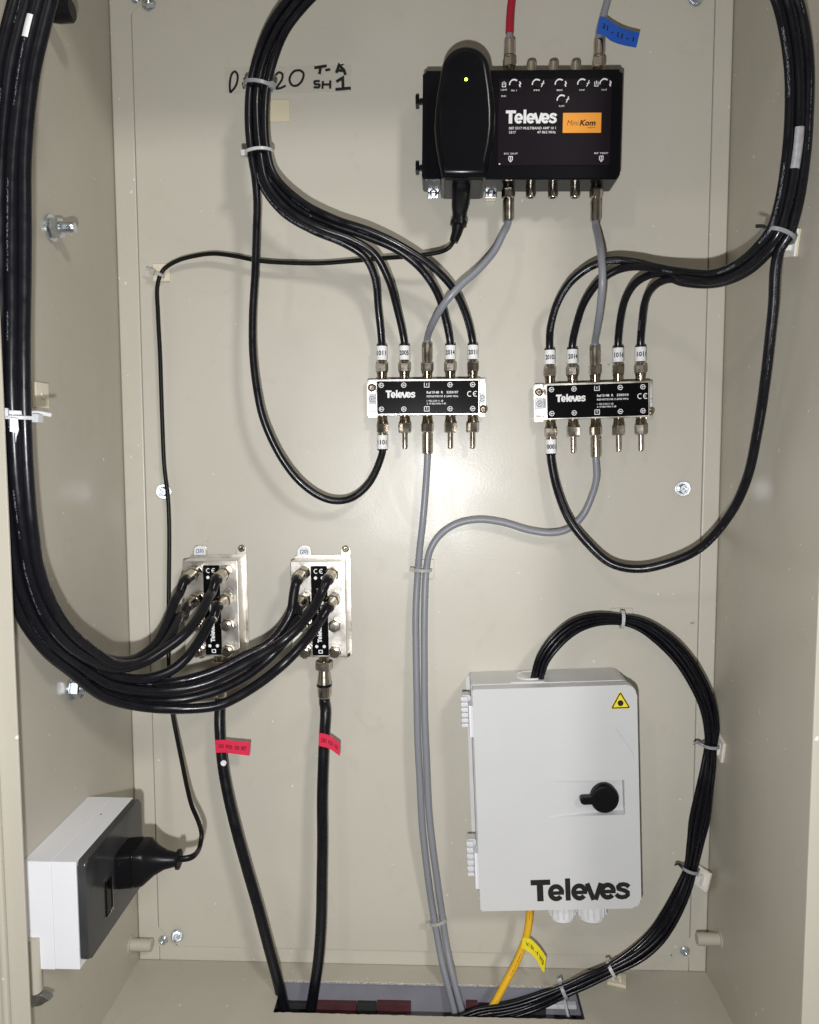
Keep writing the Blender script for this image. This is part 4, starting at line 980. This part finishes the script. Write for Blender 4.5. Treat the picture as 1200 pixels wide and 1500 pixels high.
# thin black cables from the box
gF = 'thin black cables looping from the pale grey box'
fc = [(784, 1012, 26, .8), (788, 993, 26, .8), (795, 968, 26, .9), (813.5, 941, 25, 1), (839, 919, 22, 1), (871, 907.5, 18, .9), (910, 907, 15, .75), (940, 914, 16, .95), (971, 934, 19, 1.1), (999, 963, 22, 1.1), (1021, 998, 24, 1.1), (1036, 1034, 25, 1.0), (1042, 1070, 25, .9), (1041, 1092, 24, .75), (1037, 1125, 25, 1.0), (1030, 1161, 26, 1.25), (1023, 1200, 26, 1.45), (1017.5, 1235, 25, 1.1), (1011, 1273, 22, .8), (1000, 1306, 24, 1.1), (984, 1341, 26, 1.25), (963, 1373, 28, 1.2), (934, 1399, 31, 1.05), (897, 1420, 34, .8), (860, 1436, 37, .9), (826, 1451, 40, .75), (786, 1468, 40, 1), (745, 1480, 42, 1.1), (700, 1488, 44, 1.2), (670, 1500, 46, 1.2)]
fsl = [(-4.6, 0), (-2.0, 3.4), (2.0, 3.4), (4.6, 0), (2.1, -3.2), (-2.2, -3.4), (0, 0.2), (-5.6, 3.0), (5.4, 3.6)]
for i, (du, dv) in enumerate(fsl):
    r_ = random.Random(i); ctr = []
    # strands swap places a little along the way so that the bundle looks hand laid
    ph = r_.uniform(0, 6.28)
    st = []
    for j, p in enumerate(fc):
        a = 0.22 * math.sin(j * 0.45 + ph)
        a0 = fc[max(0, j - 1)]; b0 = fc[min(len(fc) - 1, j + 1)]
        uu = du * math.cos(a) - dv * math.sin(a); vv = du * math.sin(a) + dv * math.cos(a)
        st.append(off(p[:3], uu * p[3], vv * p[3], (b0[0] - a0[0], b0[1] - a0[1])))
    cable('fibre_cable', st, 0.00178, CFIB, 'thin black cable, one of nine looping from grey box top to floor slot', 'cable', gF, n=10, step=0.004)

# yellow cable
rt, pth = cable('fibre_cable', [(777, 1318, 26), (776, 1334, 26), (774.5, 1352, 26), (770.5, 1374, 27), (758, 1407, 30), (740, 1441, 35), (718, 1480, 41), (704, 1505, 45), (690, 1535, 48)], 0.0034, CYEL, 'yellow cable with yellow tape flag hanging from the bottom of the grey box', 'cable', pa=0.0)
flag([(766, 1373), (775, 1374), (788, 1385), (799, 1400), (800, 1402)], [(763.5, 1389), (772, 1392), (784, 1403), (796, 1424), (797.5, 1424)], 31, TAPE_Y, rt, 'V1 B1 - 4  W20', hs=[31, 32.5, 32, 30, 30])

# ------------------------------------------------------------------ power cord and socket box
sb = None
YA = WX(38, 1330, XL).y; YB_ = -(D - (1 * FPX * abs(XL + 0.039) / (642 - 195)))
YA = WX(36, 1335, XL).y
XS = XL + 0.0385
ZS1 = WX(38, 1256.5, XL).z; ZS0 = WX(40, 1419, XL).z
YB_ = WX(195, 1172, XS).y
sb = empty('socket_box', Vector((XL, (YA + YB_) / 2, ZS0)), 'white surface socket box with smoked black front on the left side panel', 'socket')
Xm = XL + 0.0205
bm = NB(); b_box(bm, XL + 0.0002, Xm - 0.00004, YA, YB_, ZS0, ZS1, 0.00025, 2); link('base', bm, WHITEP, sb)
bm = NB(); b_box(bm, Xm + 0.00004, XS, YA + 0.0002, YB_ - 0.0002, ZS0 + 0.0002, ZS1 - 0.0001, 0.0004, 2); link('cover_frame', bm, WHITEP, sb)
bm = NB(); q_ = WZ(148, 1193, ZS1); b_lathe(bm, Vector((q_.x, q_.y, ZS1)), Vector((0, 0, 1)), [(0.0, 0.0007), (0.0002, 0.0007)], 10); link('knockout_mark', bm, INKB, sb)
# local frame of the socket front: x along depth (away from viewer), y up, z towards +X
Ms = Matrix(((0, 0, 1, XS), (1, 0, 0, YA), (0, 1, 0, ZS0), (0, 0, 0, 1)))
ln = YB_ - YA; hh = ZS1 - ZS0
bm = NB(); b_prism(bm, rrect(0.0015, ln + 0.002, 0.005, hh - 0.0006, 0.0045), -0.0005, 0.0062, 0.0020, 4); put('smoked_cover', bm, Ms, TINT, sb)
bm = NB(); b_box(bm, 0.0024, 0.0038, hh * 0.36, hh * 0.47, 0.0, 0.0040, 0.0006); put('latch', bm, Ms, INKB, sb)
bm = NB(); b_box(bm, 0.031, 0.040, hh * 0.26, hh * 0.60, 0.0058, 0.0072, 0.0008); rk = put('rocker_switch', bm, Ms, GLOSSBLK, sb)
for ya_, yb2 in ((0.255, 0.262), (0.598, 0.606)):
    bm = NB(); b_box(bm, 0.0305, 0.0405, hh * ya_, hh * yb2, 0.0058, 0.0078, 0.0003); put('switch_rim', bm, Ms, NICKEL, rk)
bm = NB(); b_box(bm, 0.0403, 0.0412, hh * 0.255, hh * 0.606, 0.0058, 0.0080, 0.0003); put('switch_rim', bm, Ms, NICKEL, rk)
pz = WX(180, 1264, XS + 0.006)
plug_base = Vector((XS + 0.0062, pz.y, pz.z))
cordpts = [(269, 1258.5, None)]
PE = plug_base + Vector((0.047, -0.001, 0.0045))            # cord leaves the plug here
hp = -PE.y
cp = [PE, PE + Vector((0.006, 0.001, 0.0005))]
def mmp(lst): return [W(x, y, h / 1000.0) for x, y, h in lst]
cp += mmp([(284, 1253.5, hp * 1000 - 6), (292.5, 1241, hp * 1000 - 22), (295.5, 1224, 108), (291, 1204, 92), (281, 1180, 78), (275, 1157, 66), (267, 1118, 52), (260, 1083, 40), (253.5, 1049, 32), (249, 1010, 26), (247, 960, 20), (247, 900, 15), (247.5, 850, 12), (248, 793, 10), (247.5, 756, 9), (245.5, 722, 9), (241, 686, 8), (237.5, 610, 8), (234.5, 520, 9), (231.5, 460, 9), (231, 417, 9), (239, 396, 9), (260, 382, 10), (290, 374, 11), (314, 371.5, 12), (344, 375, 13), (380, 382, 14), (425, 385, 15), (470, 385.5, 16), (518, 382, 18), (563, 378, 22), (593, 376, 26), (623, 373, 30), (648, 368, 33)])
iec = (W(676, 268, 0.036), None)
A0 = W(664, 354, 0.036); cp += [A0 + Vector((-0.003, 0, -0.0045)), A0]
cord = empty('power_cord', plug_base, 'flat black mains cord from the white socket box up to the amplifier', 'power cord')
bm = NB(); b_tube(bm, catmull(cp), 0.0026, 14, 0.0, 0.72); link('cord', bm, RUB, cord, angle=60)
# mains plug: body, tapering neck, collar
def loft(bm, secs, n=16, sq=0.6):
    """secs: (centre, half height, half depth, squareness) along the plug; superellipse rings"""
    rings = []
    for c_, a, b, ex in secs:
        ring = []
        for k in range(n):
            t = 2 * math.pi * k / n; cs, sn = math.cos(t), math.sin(t)
            ring.append(bm.verts.new(c_ + Vector((0, math.copysign(abs(cs) ** ex, cs) * b, math.copysign(abs(sn) ** ex, sn) * a))))
        rings.append(ring)
    for i in range(len(rings) - 1):
        for k in range(n): bm.faces.new((rings[i][k], rings[i][(k + 1) % n], rings[i + 1][(k + 1) % n], rings[i + 1][k]))
    bm.faces.new(list(reversed(rings[0]))); bm.faces.new(rings[-1])
    bmesh.ops.recalc_face_normals(bm, faces=bm.faces)
    return bm
dirp = (PE - plug_base)
bm = NB()
loft(bm, [(plug_base + dirp * t + Vector((0, 0, zz)), a, b, ex) for t, a, b, ex, zz in ((0.0, .0146, .0160, .34, 0), (0.02, .0150, .0165, .34, 0), (0.26, .0150, .0165, .34, 0), (0.265, .0144, .0158, .34, 0), (0.30, .0144, .0158, .34, 0), (0.305, .0150, .0165, .36, 0), (0.42, .0146, .0160, .4, 0), (0.47, .0132, .0146, .5, 0), (0.58, .0100, .0112, .7, .0004), (0.74, .0068, .0078, .85, 0.0004), (0.90, .0055, .0058, 1, 0), (0.94, .0052, .0055, 1, 0))], 24)
pl = link('mains_plug', bm, BLKM, cord, angle=40)
bm = NB(); loft(bm, [(plug_base + dirp * t, a, a, 1) for t, a in ((0.925, .0058), (0.94, .0078), (0.975, .0078), (0.99, .0060))], 20); link('collar', bm, BLKM, pl)
# appliance connector under the amplifier
def loft_path(bm, secs, n=18):
    rings = []
    for i, (c_, a, b, ex) in enumerate(secs):
        c0 = secs[max(0, i - 1)][0]; c1 = secs[min(len(secs) - 1, i + 1)][0]; T_ = (c1 - c0).normalized()
        v = Vector((0, -1, 0)); v = (v - T_ * v.dot(T_)).normalized(); u = T_.cross(v)
        rings.append([bm.verts.new(c_ + u * math.copysign(abs(math.cos(2 * math.pi * k / n)) ** ex, math.cos(2 * math.pi * k / n)) * a + v * math.copysign(abs(math.sin(2 * math.pi * k / n)) ** ex, math.sin(2 * math.pi * k / n)) * b) for k in range(n)])
    for i in range(len(rings) - 1):
        for k in range(n): bm.faces.new((rings[i][k], rings[i][(k + 1) % n], rings[i + 1][(k + 1) % n], rings[i + 1][k]))
    bm.faces.new(list(reversed(rings[0]))); bm.faces.new(rings[-1]); bmesh.ops.recalc_face_normals(bm, faces=bm.faces)
    return bm
q = sc(0.036)
bm = NB(); loft_path(bm, [(W(x, y, 0.036), a * q, b, e) for x, y, a, b, e in ((676, 262, 12.5, .0085, .5), (676, 272, 13, .0085, .5), (675, 290, 13, .0085, .55), (674, 304, 12, .0080, .6), (673, 314, 10, .0070, .7), (672.5, 322, 9.5, .0065, .8), (672, 325, 12, .0075, .8), (671.5, 330, 12, .0075, .8), (671, 332, 9, .0060, .9), (669, 342, 7.5, .0050, 1), (664.5, 354, 6.3, .0044, 1))])
link('appliance_connector', bm, BLKM, cord, angle=40)

# ------------------------------------------------------------------ cable ties and stick-on mounts
def cable_tie(px, py, h, tang, a, b, label, m=TIE, wdt=0.0030, head=None, tail=None, group='cable ties', name='cable_tie', headsize=1.0, depth_lean=0.0):
    """loop round a bundle at pixel (px,py); tang = picture direction of the bundle; a across, b in depth (metres);
    head = angle (deg) of the lock on the loop, 0 = across right, 90 = towards viewer"""
    c_ = W(px, py, h)
    t2 = W(px + tang[0], py + tang[1], h + depth_lean) - c_
    T_ = t2.normalized(); n2 = Vector((0, -1, 0)); n2 = (n2 - T_ * n2.dot(T_)).normalized(); n1 = T_.cross(n2)
    if n1.x < 0: n1 = -n1
    root = empty(name, c_, label, 'cable tie', group)
    bm = NB(); n = 36; th = 0.0011; rings = []
    for k in range(n):
        t = 2 * math.pi * k / n; dr = n1 * math.cos(t) * a + n2 * math.sin(t) * b; o_ = dr.normalized() * th
        rings.append([bm.verts.new(c_ + x) for x in (dr - T_ * wdt / 2, dr + o_ - T_ * wdt / 2, dr + o_ + T_ * wdt / 2, dr + T_ * wdt / 2)])
    for k in range(n):
        A, B = rings[k], rings[(k + 1) % n]
        for j in range(4): bm.faces.new((A[j], A[(j + 1) % 4], B[(j + 1) % 4], B[j]))
    bmesh.ops.recalc_face_normals(bm, faces=bm.faces)
    link('strap', bm, m, root)
    if head is not None:
        t = R(head); pos = n1 * math.cos(t) * (a + 0.0012) + n2 * math.sin(t) * (b + 0.0012); dr = (n1 * math.cos(t) + n2 * math.sin(t)).normalized(); sd = T_.cross(dr)
        bm = NB(); k = headsize; b_box(bm, -0.0028 * k, 0.0028 * k, -0.0026 * k, 0.0026 * k, -0.0015, 0.0028 * k, 0.0006)
        Mx = Matrix(((sd.x, T_.x, dr.x, c_.x + pos.x), (sd.y, T_.y, dr.y, c_.y + pos.y), (sd.z, T_.z, dr.z, c_.z + pos.z), (0, 0, 0, 1)))
        put('lock', bm, Mx, m, root)
    if tail:
        bm = NB(); p0 = c_ + n1 * tail[0] * a + n2 * 0.3 * b
        P = [p0] + [p0 + n1 * dx * 0.001 + Vector((0, -dy * 0.001, dz * 0.001)) for dx, dy, dz in tail[1]]
        path = catmull(P, 0.001); b_tube(bm, path, 0.0013, 8, 0, 0.45); link('tail', bm, tail[2], root)
    return root
def tie_mount(o, xd, zd, size, m, label, group='stick-on tie mounts', hgt=0.006, raised=True):
    """square adhesive base; o centre on the surface, xd side direction, zd surface normal"""
    zd = Vector(zd).normalized(); xd = Vector(xd).normalized(); yd = zd.cross(xd)
    Mx = Matrix(((xd.x, yd.x, zd.x, o.x), (xd.y, yd.y, zd.y, o.y), (xd.z, yd.z, zd.z, o.z), (0, 0, 0, 1)))
    root = empty('tie_mount', o, label, 'tie mount', group); q = size / 2
    bm = NB(); b_box(bm, -q, q, -q, q, 0.0001, 0.0010, 0.0002, 1); put('adhesive_pad', bm, Mx, PAD, root)
    bm = NB(); b_box(bm, -q, q, -q, q, 0.0011, 0.0030, 0.0005); put('base', bm, Mx, m, root)
    if raised:
        bm = NB(); b_box(bm, -q * .5, -q * .22, -q * .55, q * .55, 0.0029, hgt, 0.0006); b_box(bm, q * .22, q * .5, -q * .55, q * .55, 0.0029, hgt, 0.0006); b_box(bm, -q * .5, q * .5, -q * .3, q * .3, hgt - 0.0016, hgt + 0.0004, 0.0005); put('bridge', bm, Mx, m, root)
    else:
        bm = NB(); b_box(bm, -q * .15, q * .30, q * .05, q * .30, 0.0029, 0.0042, 0.0004); b_box(bm, q * .12, q * .30, -q * .15, q * .05, 0.0029, 0.0040, 0.0003); put('bridge', bm, Mx, m, root)
    return root
PN = Vector((0, -1, 0)); PXD = Vector((1, 0, 0))
cable_tie(378.5, 126, 0.050, (-0.1, 1), 0.0115, 0.0095, 'pale tie round the middle bundle over the handwriting', TIEG, 0.0028, head=20, headsize=0.95)
cable_tie(379, 224, 0.049, (0.12, 1), 0.0112, 0.0095, 'white tie round the middle bundle below the beige pad', TIE, 0.0024, head=165, headsize=0.95)
cable_tie(1141, 345, 0.149, (-0.45, 1), 0.0108, 0.0100, 'grey tie round the right bundle at its wall mount', TIEG, 0.0026, head=None, tail=(-1, [(-2, 0, 0.6), (-5, 0, -0.4), (-8, 0, -1.6)], TIEB))
o = WX(1163, 356, XR); tie_mount(Vector((XR, o.y, o.z)), Vector((0, -0.92, -0.2)), Vector((-1, 0, 0)), 0.019, MOUNTW, 'white mount on the right side panel beside the right bundle', hgt=0.012)
cable_tie(11, 605, 0.234, (0.02, 1), 0.0158, 0.0105, 'pale tie round the left bundle near the front edge', TIE, 0.0024, head=75, headsize=1.0, tail=(0.95, [(3, -3, 0.6), (6, -5, 0.3), (11, -7, -0.6)], TIE))
cable_tie(15, 612, 0.234, (0.02, 1), 0.0162, 0.0112, 'second pale tie on the left bundle with its lock facing the side panel', TIE, 0.0022, head=5, headsize=1.05)
o = WX(57, 579, XL); tie_mount(Vector((XL, o.y, o.z)), Vector((0, -1, 0)), Vector((1, 0, 0)), 0.0185, MOUNT, 'cream empty mount on the left side panel beside the left bundle', raised=False)
# paper tag below the tie of the left bundle
hT = 0.2478
bm = NB(); a0 = [W(x, y, hT) for x, y in ((14.5, 612), (26, 613), (27.5, 630), (24, 640), (23, 648), (22.5, 634), (14.5, 632))]
b_ = [p + Vector((0, 0.0003, 0)) for p in a0]
v0 = [bm.verts.new(p) for p in a0]; v1 = [bm.verts.new(p) for p in b_]; bm.faces.new(v0); bm.faces.new(list(reversed(v1)))
for k in range(len(v0)): bm.faces.new((v0[k], v1[k], v1[(k + 1) % 7], v0[(k + 1) % 7]))
bmesh.ops.recalc_face_normals(bm, faces=bm.faces)
tag(link('paper_tag', bm, PAPER, None, smooth=False), 'torn white paper tag hanging below the tie of the left bundle', 'tag')
# thin cables
o = W(910, 905, 0); tie_mount(o, PXD, PN, 0.019, PLATE, 'plate coloured mount behind the top of the thin cable loop', hgt=0.007)
cable_tie(911, 907, 0.0155, (1, 0.05), 0.0072, 0.0062, 'white tie at the top of the thin cable loop', TIE, 0.0028, head=262, headsize=0.9)
o = WX(1057, 1095, XR); oy = Vector((XR, min(o.y, -0.012), W(1050, 1095, 0.02).z)); tie_mount(oy, Vector((0, -1, -0.25)), Vector((-1, 0, 0)), 0.020, MOUNTW, 'white mount on the right side panel, upper one beside the thin cables', hgt=0.009)
cable_tie(1041, 1092, 0.0245, (-0.1, 1), 0.0066, 0.0062, 'grey tie round the thin cables at the upper mount on the side panel', TIEG, 0.0026, tail=(-1, [(-3, -1, 0.8), (-6, 0, 2.4), (-9, 1, 2.0), (-9.5, 1, 0.2)], TIEG))
o = W(1022, 1277, -HB * -1); tie_mount(Vector((o.x + 0.001, -0.0045, o.z)), Vector((0.55, -0.8, -0.15)), Vector((-0.8, -0.55, 0.1)), 0.019, MOUNTW, 'white tilted mount on the plate edge, lower one beside the thin cables', hgt=0.009)
cable_tie(1011, 1273, 0.0225, (-0.3, 1), 0.0070, 0.0062, 'grey tie round the thin cables at the lower tilted mount', TIEG, 0.0026, tail=(-1, [(-2, -1, 1.0), (-4, 0, 2.6), (-7, 1, 2.6), (-8, 1, 1.0)], TIEB))
o = WZ(904, 1437, ZF); tie_mount(Vector((o.x, o.y, ZF)), Vector((1, -0.28, 0)), Vector((0, 0, 1)), 0.017, MOUNT, 'cream mount on the cabinet floor under the thin cables', hgt=0.006)
cable_tie(896, 1420, 0.034, (-1, 0.5), 0.0070, 0.0064, 'pale tie round the thin cables above the floor mount', TIE, 0.0028, head=250, headsize=0.9)
cable_tie(826, 1451, 0.040, (-1, 0.42), 0.0070, 0.0064, 'pale tie round the thin cables above the slot with a long dangling end', TIEG, 0.0030, head=210, headsize=0.9, tail=(0.2, [(1.5, -6, -8), (7, -6, -14), (13, -5, -19)], TIE))
# grey cables
o = W(622, 833, 0); tie_mount(o, PXD, PN, 0.018, PLATE, 'plate coloured mount behind the grey cables where they meet', hgt=0.005)
cable_tie(618.5, 835, 0.0105, (-0.05, 1), 0.0078, 0.0042, 'clear tie round the two grey cables where they meet', TIEC, 0.0028, head=170, headsize=0.8)
o = W(637, 1350, 0); tie_mount(o, PXD, PN, 0.016, PLATE, 'plate coloured mount behind the grey cables low on the plate', hgt=0.005)
cable_tie(641, 1350, 0.0100, (0.3, 1), 0.0078, 0.0042, 'clear tie round the two grey cables low on the plate', TIEC, 0.0030, head=170, headsize=0.8)
# power cord
o = W(238, 400, 0); tie_mount(o, PXD, PN, 0.0155, MOUNT, 'cream mount under the bend of the power cord', hgt=0.0045)
cable_tie(233, 402, 0.0085, (-0.35, 1), 0.0042, 0.0040, 'small clear tie holding the bend of the power cord', TIEC, 0.0026, head=170, headsize=1.0, tail=(-1, [(-3, 0, 0.6), (-6, 0, 1.0), (-8, 0, 0.6)], TIEC))

# ------------------------------------------------------------------ tape, pad and handwriting on the plate
s = sc(0); M = frame(330, 138, 0.0)
tape = empty('tape_label', W(420, 119, 0), 'clear tape strip with black handwriting across the top of the plate', 'label')
bm = NB(); b_box(bm, 0, 180 * s, 0, 37 * s, 0.0001, 0.0002); put('tape_strip', bm, M, CLEAR, tape, smooth=False)
def hw(pl):
    P = [((300 + x / 4.0 - 330) * s, (138 - y / 4.0) * s) for x, y in pl]
    return [(v.x, v.y) for v in catmull([Vector((a, b, 0)) for a, b in P], 0.0007)] if len(P) > 4 else P
lines = [hw([(150, 545), (148, 500), (160, 445), (178, 430), (192, 445), (192, 480), (178, 515), (150, 545)]), hw([(222, 490), (230, 525)]), hw([(228, 468), (234, 472)]),
 hw([(410, 455), (430, 440), (448, 448), (448, 475), (425, 510), (410, 527), (440, 525), (468, 512)]), hw([(520, 432), (498, 455), (490, 485), (505, 512), (535, 512), (562, 485), (570, 450), (550, 432), (518, 434)]),
 (hw([(632, 420), (702, 410)]), 4.1 * s), (hw([(668, 415), (660, 455)]), 4.1 * s), (hw([(694, 434), (722, 430)]), 3.6 * s), (hw([(756, 450), (772, 408), (800, 436), (808, 462)]), 4.1 * s), (hw([(756, 436), (800, 438)]), 4.1 * s), (hw([(770, 410), (798, 405)]), 2 * s),
 (hw([(662, 492), (632, 495), (634, 508), (660, 512), (656, 526), (626, 525)]), 3.2 * s), (hw([(680, 492), (676, 535)]), 3.2 * s), (hw([(722, 490), (720, 535)]), 3.2 * s), (hw([(678, 512), (722, 512)]), 3.2 * s),
 (hw([(756, 498), (792, 478), (794, 536)]), 4.2 * s), (hw([(750, 540), (838, 534)]), 4.2 * s)]
bm = NB(); b_strokes(bm, lines, 3.2 * s, 0.0003); put('handwriting', bm, M, INKB, tape, smooth=False)
M = frame(395, 179, 0.0); bm = NB(); b_box(bm, -12 * s, 29 * s, 0, 30 * s, 0.0001, 0.0012, 0.0002, 1)
tag(put('foam_pad', bm, M, PAD, None), 'pale yellow square foam pad stuck beside the middle bundle', 'pad')
